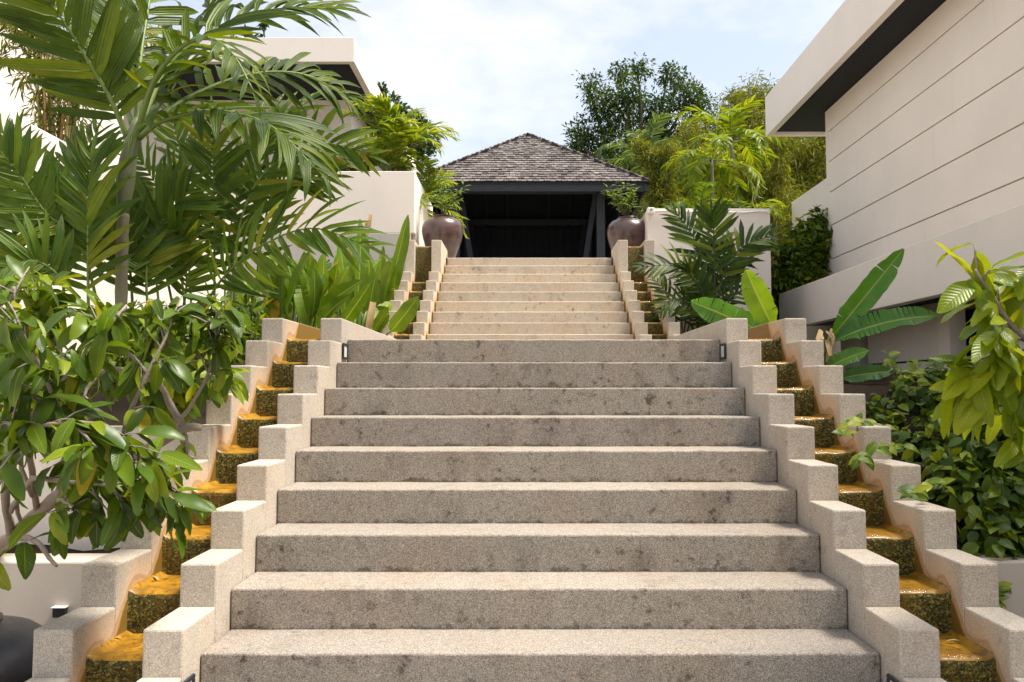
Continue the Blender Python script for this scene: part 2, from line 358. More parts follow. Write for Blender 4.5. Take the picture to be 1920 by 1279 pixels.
# ---------------------------------------------------------------- leaf templates
class Leaf:
    def __init__(s, n=6, w=.3, fold=.3, droop=.5, shape='oblong', wave=0, na=3, tears=0, seed=1, base=0.0, twist=0):
        rr = random.Random(seed); s.v = []; s.f = []; s.uv = []
        p = V((0, 0, 0)); st = 1 / n; rows = []
        for i in range(n + 1):
            t = i / n; a = -droop * t
            if shape == 'oblong': hw = w / 2 * (math.sin(math.pi * min(1, t * .96 + .02)) ** .62) * (1 - .25 * t) * 1.12
            elif shape == 'strap': hw = w / 2 * min(1, .45 + t * 4) * min(1, (1 - t) * 3.2 + .06)
            elif shape == 'cut': hw = w / 2 * min(1, .4 + t * 3) * (1 - .35 * max(0, t - .6))
            elif shape == 'paddle': hw = w / 2 * min(1, t * 4.5 + .05) ** .7 * min(1, (1 - t) * 3.0 + .02) ** .6
            elif shape == 'heart': hw = w / 2 * (math.sin(math.pi * min(1, t * .92 + .08)) ** .7) * (1.25 - .75 * t)
            else: hw = w / 2 * math.sin(math.pi * t)
            if i in (0,) and base: hw = max(hw, base)
            ctr = V(p); nrm = V((0, -math.sin(a), math.cos(a))); row = []
            tw = twist * t
            for k in range(na):
                u = k / (na - 1) * 2 - 1
                lat = hw * u * math.cos(fold * abs(u) ** .5 if na > 3 else fold); upz = hw * abs(u) * math.sin(fold) * (1 if na == 3 else abs(u) ** .3)
                q = ctr + V((math.cos(tw) * lat, 0, math.sin(tw) * lat)) + nrm * upz
                if wave and abs(u) > .9: q += nrm * wave * math.sin(t * 15 + u * 2 + seed) * w + V((wave * .5 * w * rr.uniform(-1, 1), 0, 0))
                row.append((q, (u * .5 + .5, t)))
            rows.append(row); p = p + V((0, math.cos(a), math.sin(a))) * st
        if not tears:
            for row in rows:
                for q, uv in row: s.v.append(q); s.uv.append(uv)
            for i in range(n):
                for k in range(na - 1):
                    a = i * na + k; s.f.append((a, a + 1, a + na + 1, a + na))
        else:
            for side in (0, 1):
                for i in range(n):
                    cut0 = rr.random() < tears; base_i = len(s.v); h = na // 2
                    ks = list(range(0, h + 1)) if side == 0 else list(range(h, na))
                    drop = rr.uniform(0, .02)
                    for j in (i, i + 1):
                        for k in ks:
                            q, uv = rows[j][k]; out = abs(k - h) / h
                            e = V(q)
                            if j == i + 1 and cut0: e += V((0, -st * .22 * out, -drop * out))
                            s.v.append(e); s.uv.append(uv)
                    m = len(ks)
                    for k in range(m - 1): s.f.append((base_i + k, base_i + k + 1, base_i + m + k + 1, base_i + m + k))
        s._me = {}
    def mesh(s, name, mat):
        key = (name, mat.name)
        if key not in s._me:
            me = bpy.data.meshes.new(name); me.from_pydata([tuple(v) for v in s.v], [], s.f)
            ul = me.uv_layers.new(name='UVMap')
            for lp in me.loops: ul.data[lp.index].uv = s.uv[lp.vertex_index]
            me.polygons.foreach_set('use_smooth', [True] * len(s.f)); me.materials.append(mat); s._me[key] = me
        return s._me[key]
def frame(pos, d, up, sc, wsc=1.0):
    y = V(d).normalized(); z = V(up) - y * V(up).dot(y)
    z = z.normalized() if z.length > 1e-4 else y.orthogonal().normalized()
    x = y.cross(z)
    return Matrix(((x.x * sc * wsc, y.x * sc, z.x * sc, pos.x), (x.y * sc * wsc, y.y * sc, z.y * sc, pos.y), (x.z * sc * wsc, y.z * sc, z.z * sc, pos.z), (0, 0, 0, 1)))
L_strap = [Leaf(6, .155, .32, d, 'strap', seed=i, twist=tw) for i, (d, tw) in enumerate(((.25, .2), (.5, -.3), (.8, .25), (1.15, .1)))]
L_cut = [Leaf(5, .25, .3, d, 'cut', seed=i) for i, d in enumerate((.2, .45, .7))]
L_tree = [Leaf(8, .40, .28, d, 'oblong', wave=.035, seed=i, twist=tw) for i, (d, tw) in enumerate(((.4, .2), (.75, -.2), (1.1, .1), (.2, .3), (.9, -.35)))]
L_heart = [Leaf(4, .66, .22, d, 'heart', seed=i) for i, d in enumerate((.3, .6, .9))]
L_paddle = [Leaf(14, .24, .42, d, 'paddle', wave=.05, na=5, seed=i, tears=tt) for i, (d, tt) in enumerate(((.12, 0), (.35, .2), (.6, .3), (.2, .12), (.9, .35)))]
L_ban = [Leaf(22, .25, .38, d, 'paddle', wave=.05, na=5, seed=i + 9, tears=tt) for i, (d, tt) in enumerate(((.25, .05), (.7, .45), (.5, .2)))]
L_small = [Leaf(3, .3, .25, .5, 'oblong', seed=i) for i in range(2)]
def put_leaf(tpl, mat, parent, pos, d, up, sc, name='leaf', wsc=1.0):
    return linkm(name, tpl.mesh(name, mat), parent, frame(pos, d, up, sc, wsc))
def mb_leaf(mb, tpl, pos, d, up, sc, mi=0, wsc=1.0):
    M = frame(pos, d, up, sc, wsc); mb.add([M @ v for v in tpl.v], tpl.f, mi)

def frond(root, pts, n, LL, face, mat, rmat, rr, tpls=L_strap, split=True, r0=.013, start=.12, a0=70, a1=28, wsc=1.0, lift=.15, jit=.16, name='frond'):
    """one palm frond: a tapering rachis with pinnate leaflets on both sides"""
    pl = bez(pts, 22); mb = MB(); m = len(pl)
    mb.tube(pl, [lerp(r0, r0 * .22, i / (m - 1)) for i in range(m)], 6)
    fr = None
    if split: fr = mb.build(name, rmat, root, True)
    for i in range(n):
        s = lerp(start, 1.0, i / (n - 1)); k = s * (m - 1); k0 = min(int(k), m - 2); p = pl[k0].lerp(pl[k0 + 1], k - k0)
        T = (pl[k0 + 1] - pl[k0]).normalized(); N = V(face) - T * V(face).dot(T)
        N = N.normalized() if N.length > 1e-3 else T.orthogonal().normalized()
        B = T.cross(N)
        prof = (.55 + .45 * math.sin(math.pi * min(1, s * .95))) * (1 if s < .9 else .82)
        for sg in (-1, 1):
            if i == n - 1 and sg == 1: a = math.radians(6)
            else: a = math.radians(lerp(a0, a1, s ** 1.2)) * rr.uniform(.88, 1.12)
            d = T * math.cos(a) + B * sg * math.sin(a) + N * (lift + rr.uniform(-jit, jit)) + V((rr.uniform(-jit, jit), rr.uniform(-jit, jit), rr.uniform(-jit, jit) - .06)) * .5
            sc = LL * prof * rr.uniform(.86, 1.12); tp = rr.choice(tpls); up = N + V((rr.uniform(-.3, .3), rr.uniform(-.3, .3), rr.uniform(-.3, .3)))
            if split: put_leaf(tp, mat, fr, p, d, up, sc, 'leaflet', wsc * rr.uniform(.8, 1.15))
            else: mb_leaf(mb, tp, p, d, up, sc, 1, wsc)
    if not split: fr = mb.build(name, [rmat, mat], root, True)
    return fr
def fan_palm(root, base, n, length, mat, rmat, rr, el=(20, 80), LL=.3, nl=16, wsc=1.0, droop=.5, tpls=L_strap, az=(0, 360), r0=.012, split=False):
    """random crown of arching fronds from one growing point"""
    for i in range(n):
        a = math.radians(lerp(az[0], az[1], (i + rr.uniform(.1, .9)) / n)); e = math.radians(rr.uniform(*el)); ln = length * rr.uniform(.75, 1.15)
        h = V((math.cos(a), math.sin(a), 0)); pts = [V(base)]; p = V(base); ee = e
        for k in range(5):
            p = p + (h * math.cos(ee) + V((0, 0, 1)) * math.sin(ee)) * ln / 5; pts.append(V(p)); ee -= droop * rr.uniform(.5, .9) * (.35 + .25 * k)
        frond(root, pts, nl, LL, h * -.35 + V((0, 0, 1)), mat, rmat, rr, tpls, split, r0=r0, wsc=wsc, start=.2)
RH = [V((0, 0, 0)), V((.5, .45, .08)), V((0, 1, 0)), V((-.5, .45, .08))]
def spray(mb, c, rad, n, size, rr, aspect=.5, down=.25, mi=0, flat=1.0):
    """n small leaves spread through a clump"""
    for _ in range(n):
        d = V((rr.gauss(0, 1), rr.gauss(0, 1), rr.gauss(0, 1))).normalized()
        p = c + V((d.x, d.y, d.z * flat)) * rad * rr.random() ** .5
        dd = d + V((0, 0, -down)) + V((rr.gauss(0, .4), rr.gauss(0, .4), rr.gauss(0, .4))); up = V((rr.gauss(0, .6), rr.gauss(0, .6), 1))
        M = frame(p, dd, up, size * rr.uniform(.6, 1.3), aspect); mb.add([M @ v for v in RH], [(0, 1, 2), (0, 2, 3)], mi)
def crown(lobes, dens, size, rr, aspect=.5, down=.25, sub=.32, per=26):
    mb = MB()
    for c, r in lobes:
        k = max(5, int(dens * r * r))
        for _ in range(k):
            d = V((rr.gauss(0, 1), rr.gauss(0, 1), rr.gauss(0, 1))).normalized(); q = c + d * r * rr.uniform(.35, 1.0)
            spray(mb, q, r * sub * rr.uniform(.6, 1.25), per, size, rr, aspect, down, flat=.7)
    return mb
def tree(name, base, lobes, tr, leafmat, bark, dens, size, label, cat, group=None, seed=1, aspect=.5, down=.25, sub=.32, per=26):
    rr = random.Random(seed); root = empty(name, base, label, cat, group); mb = MB()
    cen = sum((c for c, r in lobes), V()) / len(lobes); fork = V(base).lerp(cen, .55)
    mb.tube(bez([base, V(base).lerp(fork, .5) + V((rr.uniform(-.2, .2), 0, 0)), fork], 6), [tr * lerp(1, .65, i / 6) for i in range(7)], 8)
    for c, r in lobes:
        mid = fork.lerp(c, .5) + V((rr.uniform(-.3, .3), rr.uniform(-.3, .3), rr.uniform(-.1, .3)))
        mb.tube(bez([fork, mid, c], 6), [lerp(tr * .45, .02, i / 6) for i in range(7)], 6)
        for _ in range(5):
            e = c + V((rr.gauss(0, 1), rr.gauss(0, 1), rr.gauss(0, .8))).normalized() * r * .8
            mb.tube([c.lerp(mid, .3), c.lerp(e, .5) + V((0, 0, .05)), e], [.025, .016, .008], 4)
    mb.build('trunk', bark, root, True)
    tag(crown(lobes, dens, size, rr, aspect, down, sub, per).build('crown', leafmat, root), kind='stuff')
    return root

# ---------------------------------------------------------------- ground and terraces
def sheet(name, pts, mat, kind='structure'):
    mb = MB(); mb.add(pts, [list(range(len(pts)))]); o = mb.build(name, mat); o['kind'] = kind; return o
sheet('ground', [(-300, -100, 0), (300, -100, 0), (300, 600, 0), (-300, 600, 0)], M_pave)
mb = MB(); mb.box(-90, 3.6, 12.46, 260, 1.0, 3.53); mb.box(3.6, 90, 16.2, 260, 1.0, 3.53); structure(mb.build('hill_terrace', M_hill))
mb = MB(); mb.box(-1.73, 1.78, 12.35, 30, 3.4, 3.56); mb.box(-1.73, -1.25, 12.0, 12.35, 3.3, 3.556); mb.box(1.25, 1.78, 12.0, 12.35, 3.3, 3.556); structure(mb.build('plaza_paving', M_pave))
def bed(name, x0, x1, prof):
    mb = MB(); nx = 14; rows = []
    for (y, z) in prof:
        rows.append([(lerp(x0, x1, i / nx), y, z + noise.noise(V((lerp(x0, x1, i / nx) * 2.2, y * 2.2, 3))) * .07) for i in range(nx + 1)])
    vs = [p for r in rows for p in r]; fs = []
    for j in range(len(rows) - 1):
        for i in range(nx):
            a = j * (nx + 1) + i; fs.append((a, a + 1, a + nx + 2, a + nx + 1))
    mb.add(vs, fs); structure(mb.build(name, M_soil, None, True))
def prof(pts, n=30):
    out = []
    for k in range(n + 1):
        y = lerp(pts[0][0], pts[-1][0], k / n)
        for (a, za), (b, zb) in zip(pts, pts[1:]):
            if a <= y <= b: out.append((y, lerp(za, zb, (y - a) / (b - a)))); break
    return out
BEDP = [(4.08, .78), (4.5, 1.0), (5.6, 1.70), (9.0, 1.85), (12.2, 2.7)]
BEDL = [(4.08, .78), (4.37, .80), (4.40, 1.36), (5.6, 1.7), (9.0, 1.85), (12.2, 2.7)]
bed('planting_bed', -4.5, -1.80, prof(BEDL, 60)); bed('planting_bed', 1.80, 3.2, prof(BEDP)); bed('lower_planting_bed', 3.2, 4.35, prof([(4.08, .75), (12.2, 1.0)]))
bed('raised_planting_bed', -8.5, -1.9, prof([(12.4, 4.70), (16.5, 4.8)])); bed('raised_planting_bed', 1.95, 3.6, prof([(12.4, 4.1), (14.5, 4.1)]))

# ---------------------------------------------------------------- staircases
SW = 1.25
def staircase(name, y0, z0, n0, n1, half, label, last, M_step=M_step):
    root = empty(name, (0, y0 + n0 * TR, z0 + (n0 - 1) * RI), label, 'staircase', 'flights of the stone staircase')
    for n in range(n0, n1 + 1):
        if n == n1:
            link('step', bevel_mesh('step', -half, half, y0 + n * TR, last, z0 + n * RI - RI - .03, z0 + n * RI, M_step, .009, 3, rough=.0022, cuts=60), root)
        else:
            link('step', bevel_mesh('step', -half, half, y0 + n * TR, y0 + (n + 1) * TR + .05, z0 + (n - 1) * RI - .03, z0 + n * RI, M_step, .009, 3, rough=.0022, cuts=60), root)
    return root
staircase('stone_staircase', STEP_Y0, STEP_Z0, -3, 8, SW, 'wide lower flight of grey washed-stone steps nearest the viewer', 9.36)
staircase('stone_staircase', UP_Y0, UP_Z0, 0, 9, SW - .022, 'upper flight of pale washed-stone steps leading to the dark pavilion', 12.36, M_step_up)
# stepped cheek walls: (inner, outer) walls of each side, lower and upper flight
WI, WC, WO = .143, .243, .141
BF, BT = -.15, .13
def cheek(name, y0, z0, n0, n1, xa, xb, mat, last_y, last_n, label):
    x0, x1 = min(xa, xb), max(xa, xb)
    root = empty(name, ((x0 + x1) / 2, y0 + n0 * TR + BF, z0 + n0 * RI - .5), label, 'wall', 'stepped stone walls beside the stairs')
    me = bevel_mesh('stone_block', x0, x1, 0, TR, -.62, 0, mat, .008, 2)
    for n in range(n0, n1):
        linkm('stone_block', me, root, Matrix.Translation((0, y0 + n * TR + BF, z0 + n * RI + BT)))
    link('end_block', bevel_mesh('end_block', x0, x1, y0 + n1 * TR + BF, last_y, z0 + n1 * RI - .62, z0 + last_n * RI + BT, mat, .008, 2), root)
    return root
for sx, sn in ((-1, 'left'), (1, 'right')):
    a = SW + .003; b = a + WI; c = b + WC; d = c + WO
    cheek('stepped_wall', STEP_Y0, STEP_Z0, -3, 8, sx * a, sx * b, M_block, UP_Y0 + BF - .003, 8, f'{sn} inner stepped stone wall between lower steps and water channel')
    cheek('stepped_wall', STEP_Y0, STEP_Z0, -3, 8, sx * c, sx * d, M_block_lo, UP_Y0 + BF - .003, 8, f'{sn} outer stepped stone wall of lower flight, orange-stained by the water')
    a -= .022; b -= .025; c -= .035; d -= .035
    cheek('stepped_wall', UP_Y0, UP_Z0, 0, 7, sx * a, sx * b, M_block_up, UP_Y0 + 9.4 * TR, 9, f'{sn} inner stepped wall of upper flight ending in a tall post')
    cheek('stepped_wall', UP_Y0, UP_Z0, 0, 7, sx * c, sx * d, M_block_up, UP_Y0 + 9.4 * TR, 9, f'{sn} outer stepped wall of upper flight beside the planting')
def channel(y0, z0, n0, n1, xa, xb, tops, label, tail):
    """cascade: each step a lip of golden algae over a dark wet riser"""
    x0, x1 = min(xa, xb), max(xa, xb); root = empty('water_channel', ((x0 + x1) / 2, y0 + n0 * TR, z0 + (n0 - 1) * RI), label, 'water channel', 'water cascades beside the stairs')
    fl = []
    for n in range(n0, n1 + 1):
        yf = y0 + n * TR - .05; zt = z0 + n * RI if n < n1 or not tail else tail[1]; zb = z0 + (n - 1) * RI - .03; yb = yf + TR + .03 if n < n1 else tops
        pr = [(yf, zb), (yf + .004, zb + .05), (yf, zt - .03), (yf + .006, zt - .012), (yf + .022, zt - .001), (yf + .06, zt), (yb, zt - .004)]
        mb = MB(); nx = 10
        for (y, z) in pr:
            for i in range(nx + 1):
                x = lerp(x0, x1, i / nx); q = V((x * 14, y * 14, z * 14)); e = abs(i / nx - .5) * 2
                mb.v.append(V((x, y + noise.noise(q) * .006 - .012 * max(0, e - .75) * 4 * (1 if y < yf + .05 else 0), z + noise.noise(q + V((9, 9, 9))) * .005 + .018 * max(0, e - .8) * 5)))
        for j in range(len(pr) - 1):
            for i in range(nx):
                a = j * (nx + 1) + i; mb.f.append([a, a + 1, a + nx + 2, a + nx + 1]); mb.m.append(1 if j >= 3 else 0)
        mb.build('cascade_step', [M_alg_r, M_alg_t], root, True)
        fl += [(yf - .004, zb + .03 + .03), (yf - .006, zt - .03), (yf + .008, zt + .004), (yf + .06, zt + .008), (yb - .035, zt + .007)]
    mb = MB(); nx = 8
    for (y, z) in fl:
        for i in range(nx + 1):
            x = lerp(x0 + .004, x1 - .004, i / nx); q = V((x * 22, y * 9, z * 9)); mb.v.append(V((x, y - abs(noise.noise(q)) * .006, z + noise.noise(q) * .003)))
    for j in range(len(fl) - 1):
        for i in range(nx):
            a = j * (nx + 1) + i; mb.f.append([a, a + 1, a + nx + 2, a + nx + 1]); mb.m.append(0)
    mb.build('water_film', M_water, root, True)
for sx, sn in ((-1, 'left'), (1, 'right')):
    b = SW + .003 + WI; c = b + WC
    channel(STEP_Y0, STEP_Z0, -3, 8, sx * (b - .001), sx * (c + .001), UP_Y0 - .02, f'{sn} lower water cascade with golden algae lips beside the wide steps', None)
    channel(UP_Y0, UP_Z0, 0, 7, sx * (b - .026), sx * (c - .034), UP_Y0 + 9.3 * TR, f'{sn} upper water cascade below the tall spill face by the jar', (0, UP_Z0 + 9 * RI + .06))
# step lights let into the inner cheek faces
def step_light(x, y, z, sx, label, h=.105, w=.13):
    root = empty('step_light', (x, y, z - h / 2), label, 'light', 'recessed step lights')
    x1 = x - sx * .012; xa, xb = min(x, x1), max(x, x1)
    for (ya, yb, za, zb) in ((y - w / 2, y + w / 2, z + h / 2 - .014, z + h / 2), (y - w / 2, y + w / 2, z - h / 2, z - h / 2 + .014), (y - w / 2, y - w / 2 + .014, z - h / 2 + .014, z + h / 2 - .014), (y + w / 2 - .014, y + w / 2, z - h / 2 + .014, z + h / 2 - .014)):
        bbox('frame_bar', xa, xb, ya, yb, za, zb, M_black, root, .002, 1)
    x2 = x - sx * .006; bbox('lens', min(x, x2), max(x, x2), y - w / 2 + .014, y + w / 2 - .014, z - h / 2 + .014, z + h / 2 - .014, M_lens, root, .002, 1)
for sx, sn in ((-1, 'left'), (1, 'right')):
    step_light(sx * SW, STEP_Y0 + 8 * TR - .09, STEP_Z0 + 8 * RI - .085, sx, f'black framed step light on the {sn} inner wall below the landing')
    step_light(sx * SW, STEP_Y0 + 0 * TR - .135, STEP_Z0 - .10, sx, f'black framed step light at the bottom edge on the {sn} inner wall')
    step_light(sx * (SW - .022), UP_Y0 + 9 * TR - .07, UP_Z0 + 9 * RI - .06, sx, f'tiny step light at the top of the upper flight on the {sn}', .08, .1)

# ---------------------------------------------------------------- garden walls
def garden_wall(name, label, boxes):
    o = empty(name, (boxes[0][1], boxes[0][3], boxes[0][5]), label, 'wall')
    for nm, x0, x1, y0, y1, z0, z1, m in boxes: bbox(nm, x0, x1, y0, y1, z0, z1, m, o, .01, 2)
    return o
ltop = P(775, 321, 12.2).z; rtop = P(1300, 391, 12.2).z
wl = garden_wall('planter_wall', 'tall cream rendered wall left of the upper steps, grey stain low down', [
    ('wall_face', -8.6, -1.744, 12.2, 12.42, 3.98, ltop, M_cream), ('wall_base', -8.6, -1.80, 12.19, 12.42, 1.2, 3.977, M_grey_stain), ('side_return', -1.96, -1.746, 12.423, 14.6, 3.3, ltop - .002, M_cream)])
wr = garden_wall('planter_wall', 'cream rendered wall right of the upper steps behind the dark palm', [
    ('wall_face', 1.80, 3.66, 12.2, 12.42, 1.2, rtop, M_cream), ('side_return', 1.802, 2.0, 12.423, 14.6, 3.3, rtop - .002, M_cream)])
for sx, sn in ((-1, 'left'), (1, 'right')):
    xa, xb = sorted((sx * 1.785, sx * 5.2))
    o = garden_wall('low_planter_wall', f'low sand-coloured planter wall at the {sn} edge below the foliage', [('wall_face', xa, xb, 3.92, 4.12, -.02, .80, M_plant_wall)])
garden_wall('terrace_step_wall', 'sand-coloured wall rising behind the foreground tree branches', [('wall_face', -4.49, -1.79, 4.32, 4.44, .5, 1.42, M_cream)])
# small fitting on the left low planter wall
q = P(115, 1147, 3.92); o = empty('wall_light', q, 'small dark wall light on the low planter wall behind the stepped blocks', 'light')
bbox('housing', q.x - .03, q.x + .03, 3.895, 3.922, q.z - .022, q.z + .022, M_black, o, .003, 1); bbox('cap', q.x - .034, q.x + .034, 3.888, 3.922, q.z + .0225, q.z + .028, M_lens, o, .002, 1)
# camera box and conduit on the right wall
q = P(1219, 397, 12.2); o = empty('security_camera', q, 'small white camera box on the corner of the right cream wall', 'camera')
bbox('housing', q.x - .055, q.x + .055, 12.10, 12.198, q.z - .045, q.z + .045, M_white, o, .012, 2)
mb = MB(); mb.tube([(q.x + .0, 12.085, q.z + .008), (q.x + .0, 12.10, q.z + .008)], .012, 10); mb.build('lens', M_black, o)
mb = MB(); mb.tube(bez([P(px, py, 12.17) for px, py in ((1226, 396), (1260, 395.5), (1300, 397), (1340, 395.5), (1365, 398), (1395, 398.5), (1420, 396.5), (1436, 397), (1443, 400))], 40), .013, 7)
tag(mb.build('conduit', M_white, None, True), 'thin white conduit wavering along the top of the right cream wall', 'conduit')

# ---------------------------------------------------------------- right house
XR = 5.2 + CX
root = empty('beige_house', (XR, 8, .9), 'large beige house on the right with grooved walls and deep flat roof edge', 'house')
def rz(k, x): return CZ + k * x
zs = [rz(k, 5.2) for k in (.922, .847, .746, .644, .533, .423, .315, .2)]
yend = 13.83; g = .008
for i in range(len(zs) - 1):     # horizontal wall boards with recessed joints
    bbox('wall_board', XR, XR + .10, -4, yend - .11, zs[i + 1] + g, zs[i] - (g if i else 0), M_house_r, root, .004, 1)
bbox('wall_core', XR + .03, XR + .30, -4, yend - .003, zs[-1] - .1, zs[0] - .002, M_joint, root, .004, 1)
bbox('corner_trim', XR + .001, XR + .12, yend - .108, yend + .02, zs[-1], zs[0], M_house_r, root, .005, 1)
lowtop = rz(.70, 5.2)
bbox('rear_wall', XR + .004, XR + .25, yend + .022, 15.7, 2.2, lowtop, M_house_r, root, .006, 1)
bbox('rear_wall_groove', XR - .001, XR + .02, yend + .3, 15.5, lowtop - .42, lowtop - .40, M_joint, root, .002, 1)
x3 = 4.52 + CX; fb = rz(1.0476, 4.52); ft = rz(1.215, 4.52)
bbox('roof_fascia', x3, x3 + .11, -4, 15.04, fb, ft, M_house, root, .008, 2)
bbox('roof_end_fascia', x3 + .112, x3 + 6, 14.93, 15.04, fb + .002, ft - .002, M_house, root, .008, 2)
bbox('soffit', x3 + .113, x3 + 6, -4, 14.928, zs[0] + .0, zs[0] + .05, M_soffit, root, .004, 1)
bbox('roof_slab', x3 + .113, x3 + 6, -4, 14.928, zs[0] + .055, ft - .05, M_house, root, .004, 1)
x1 = 4.3 + CX; bt, bb = rz(.372, 4.3), rz(.227, 4.3)
bbox('terrace_band', x1, x1 + .14, -4, 13.72, bb, bt, M_house_r, root, .010, 2)
bbox('terrace_floor', x1 + .142, XR + .02, -4, 13.70, bb + .14, bb + .26, M_house_r, root, .004, 1)
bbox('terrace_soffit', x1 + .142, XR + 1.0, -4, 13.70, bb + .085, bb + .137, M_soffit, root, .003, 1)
xw = x1 + .75
def wallY(px): return (xw - CX) * F / (px - PX)
for (pa, pb, nm, m, dx) in ((1765, 1628, 'lower_wall', M_house, 0), (1788, 1766, 'pier', M_house_r, -.04), (1604, 1570, 'lower_wall', M_house, .06), (2300, 1838, 'lower_wall', M_house, 0)):
    ya, yb = wallY(pa), wallY(pb)
    if nm == 'lower_wall' and pa == 1765:
        zg = CZ + .0695 * (xw - CX)
        bbox(nm, xw + dx, xw + dx + .2, ya, yb, zg + .012, bb + .083, m, root, .004, 1); bbox(nm, xw + dx, xw + dx + .2, ya, yb, -.5, zg - .012, m, root, .004, 1)
    else: bbox(nm, xw + dx, xw + dx + .2, ya, yb, -.5, bb + .082, m, root, .004, 1)
bbox('dark_recess_wall', xw + .32, xw + .42, -3, 13.6, -.5, bb + .08, M_dark_in, root, .004, 1)
mb = MB(); mb.box(4.36, 12, 4.2, 14, .2, .75); structure(mb.build('lower_court', M_pave))

# ---------------------------------------------------------------- left buildings
c0 = P(664, 116, 14.5); ct = P(665, 70, 14.5); zb, zt, xr = c0.z, ct.z, c0.x
root = empty('cream_house', (xr - 1, 15, 3.5), 'cream house behind the big palm with a flat overhanging roof corner', 'house')
bbox('roof_fascia', -14, xr, 14.5, 14.62, zb, zt, M_cream, root, .01, 2)
bbox('roof_side_fascia', xr - .12, xr - .001, 14.622, 24, zb + .001, zt - .001, M_cream, root, .01, 2)
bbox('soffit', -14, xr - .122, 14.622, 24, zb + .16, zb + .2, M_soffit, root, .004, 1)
wc = P(660, 196, 16.9)
bbox('front_wall', -14, wc.x, 16.9, 17.1, 3.4, zb + .158, M_house, root, .008, 2); bbox('side_wall', wc.x - .2, wc.x - .002, 17.103, 23.5, 3.4, zb + .157, M_house, root, .008, 2)
bbox('side_window', wc.x - .05, wc.x + .012, 18.2, 19.2, 5.0, 6.3, M_dark_in, root, .005, 1)
xl = -4.5 + CX
root = empty('terrace_wall', (xl, 7, .5), 'long beige retaining wall at the left edge behind palm fronds, bamboo above', 'wall')
bbox('wall_face', xl - .2, xl, 3.0, 12.18, -.1, rz(.535, 4.5), M_cream, root, .01, 2)
bbox('terrace_floor', xl - 3.0, xl - .202, 3.0, 12.18, rz(.535, 4.5) - .4, rz(.535, 4.5) - .3, M_soil, root, .004, 1)
xl2 = -6.1 + CX
root = empty('back_wall', (xl2, 7, 3.4), 'upper beige wall standing behind the bamboo at the top left', 'wall')
bbox('wall_face', xl2 - .25, xl2, 2.0, 12.1, 3.0, rz(.70, 6.1), M_cream, root, .01, 2); bbox('coping', xl2 - .28, xl2 + .03, 2.0, 12.1, rz(.70, 6.1) + .001, rz(.70, 6.1) + .07, M_cream, root, .01, 2)

# ---------------------------------------------------------------- pavilion
PYF, HH, EZ, AZ = 17.0, 2.55, P(990, 342, 17.0).z, P(990, 255, 19.55).z
pc = V((0, PYF + HH, 3.565))
pav = empty('timber_pavilion', pc, 'open dark timber pavilion with a weathered shingle hip roof atop the stairs', 'pavilion')
apex = V((0, PYF + HH, AZ))
def slope_panel(a, b):
    mb = MB(); n = (b - a).cross(apex - a).normalized(); t = n * -.05
    mb.add([a, b, apex, a + t, b + t, apex + t], [(0, 1, 2), (3, 5, 4), (0, 3, 4, 1), (1, 4, 5, 2), (2, 5, 3, 0)]); return mb
cs = [V((-HH, PYF, EZ)), V((HH, PYF, EZ)), V((HH, PYF + 2 * HH, EZ)), V((-HH, PYF + 2 * HH, EZ))]
mb = MB()
for i in range(4):
    p = slope_panel(cs[i], cs[(i + 1) % 4]); mb.add(p.v, p.f)
roof = mb.build('roof', M_inner, pav)
rr = random.Random(5)
def shingle_mesh(k):
    w, h, th = .118, .21, .016; r2 = random.Random(k); mb = MB(); pts = [(-w / 2, h), (-w / 2, .012), (-w * .3, r2.uniform(-.004, .004)), (0, -.006), (w * .3, r2.uniform(-.004, .004)), (w / 2, .012), (w / 2, h)]
    n = len(pts); mb.add([(x, y, 0) for x, y in pts] + [(x, y, th if y < .1 else .002) for x, y in pts], [list(range(n))[::-1], list(range(n, 2 * n))] + [(i, (i + 1) % n, n + (i + 1) % n, n + i) for i in range(n)])
    return mb
SH = [shingle_mesh(k) for k in range(5)]; SHM = [s.mesh('shingle', M_shingle) for s in SH]
SL = math.hypot(HH, AZ - EZ); rows = 22; cnt = 0; stuffmb = MB()
for side in range(4):
    ang = side * math.pi / 2; rot = Matrix.Rotation(ang, 4, 'Z')
    ysl = V((0, HH, AZ - EZ)).normalized(); xs = V((1, 0, 0)); ns = xs.cross(ysl)
    for rw in range(rows):
        s = rw / rows * SL; half = HH * (1 - rw / rows) + .03; n = max(1, round(2 * half / .122)); off = (rw % 2) * .06
        for i in range(n):
            x = -half + (i + .5) * 2 * half / n + (off if n > 3 else 0) - .03
            if abs(x) > half: continue
            o = V((x, -HH, EZ - AZ)) + ysl * (s - .03 + rr.uniform(-.008, .008)) + ns * (.020 + .012 + rr.uniform(0, .006))
            tilt = rr.uniform(-.05, .02); yy = (ysl + ns * tilt - ns * .065).normalized(); zz = xs.cross(yy)
            xa = (xs + yy * rr.uniform(-.03, .03)).normalized()
            M = Matrix(((xa.x, yy.x, zz.x, o.x), (xa.y, yy.y, zz.y, o.y), (xa.z, yy.z, zz.z, o.z), (0, 0, 0, 1)))
            M = Matrix.Translation(apex) @ rot @ M; k = rr.randrange(5)
            if side == 0 and cnt < 298: linkm('shingle', SHM[k], roof, M); cnt += 1
            else: stuffmb.add([M @ V(v) for v in SH[k].v], SH[k].f)
tag(stuffmb.build('far_shingles', M_shingle, roof), kind='stuff')
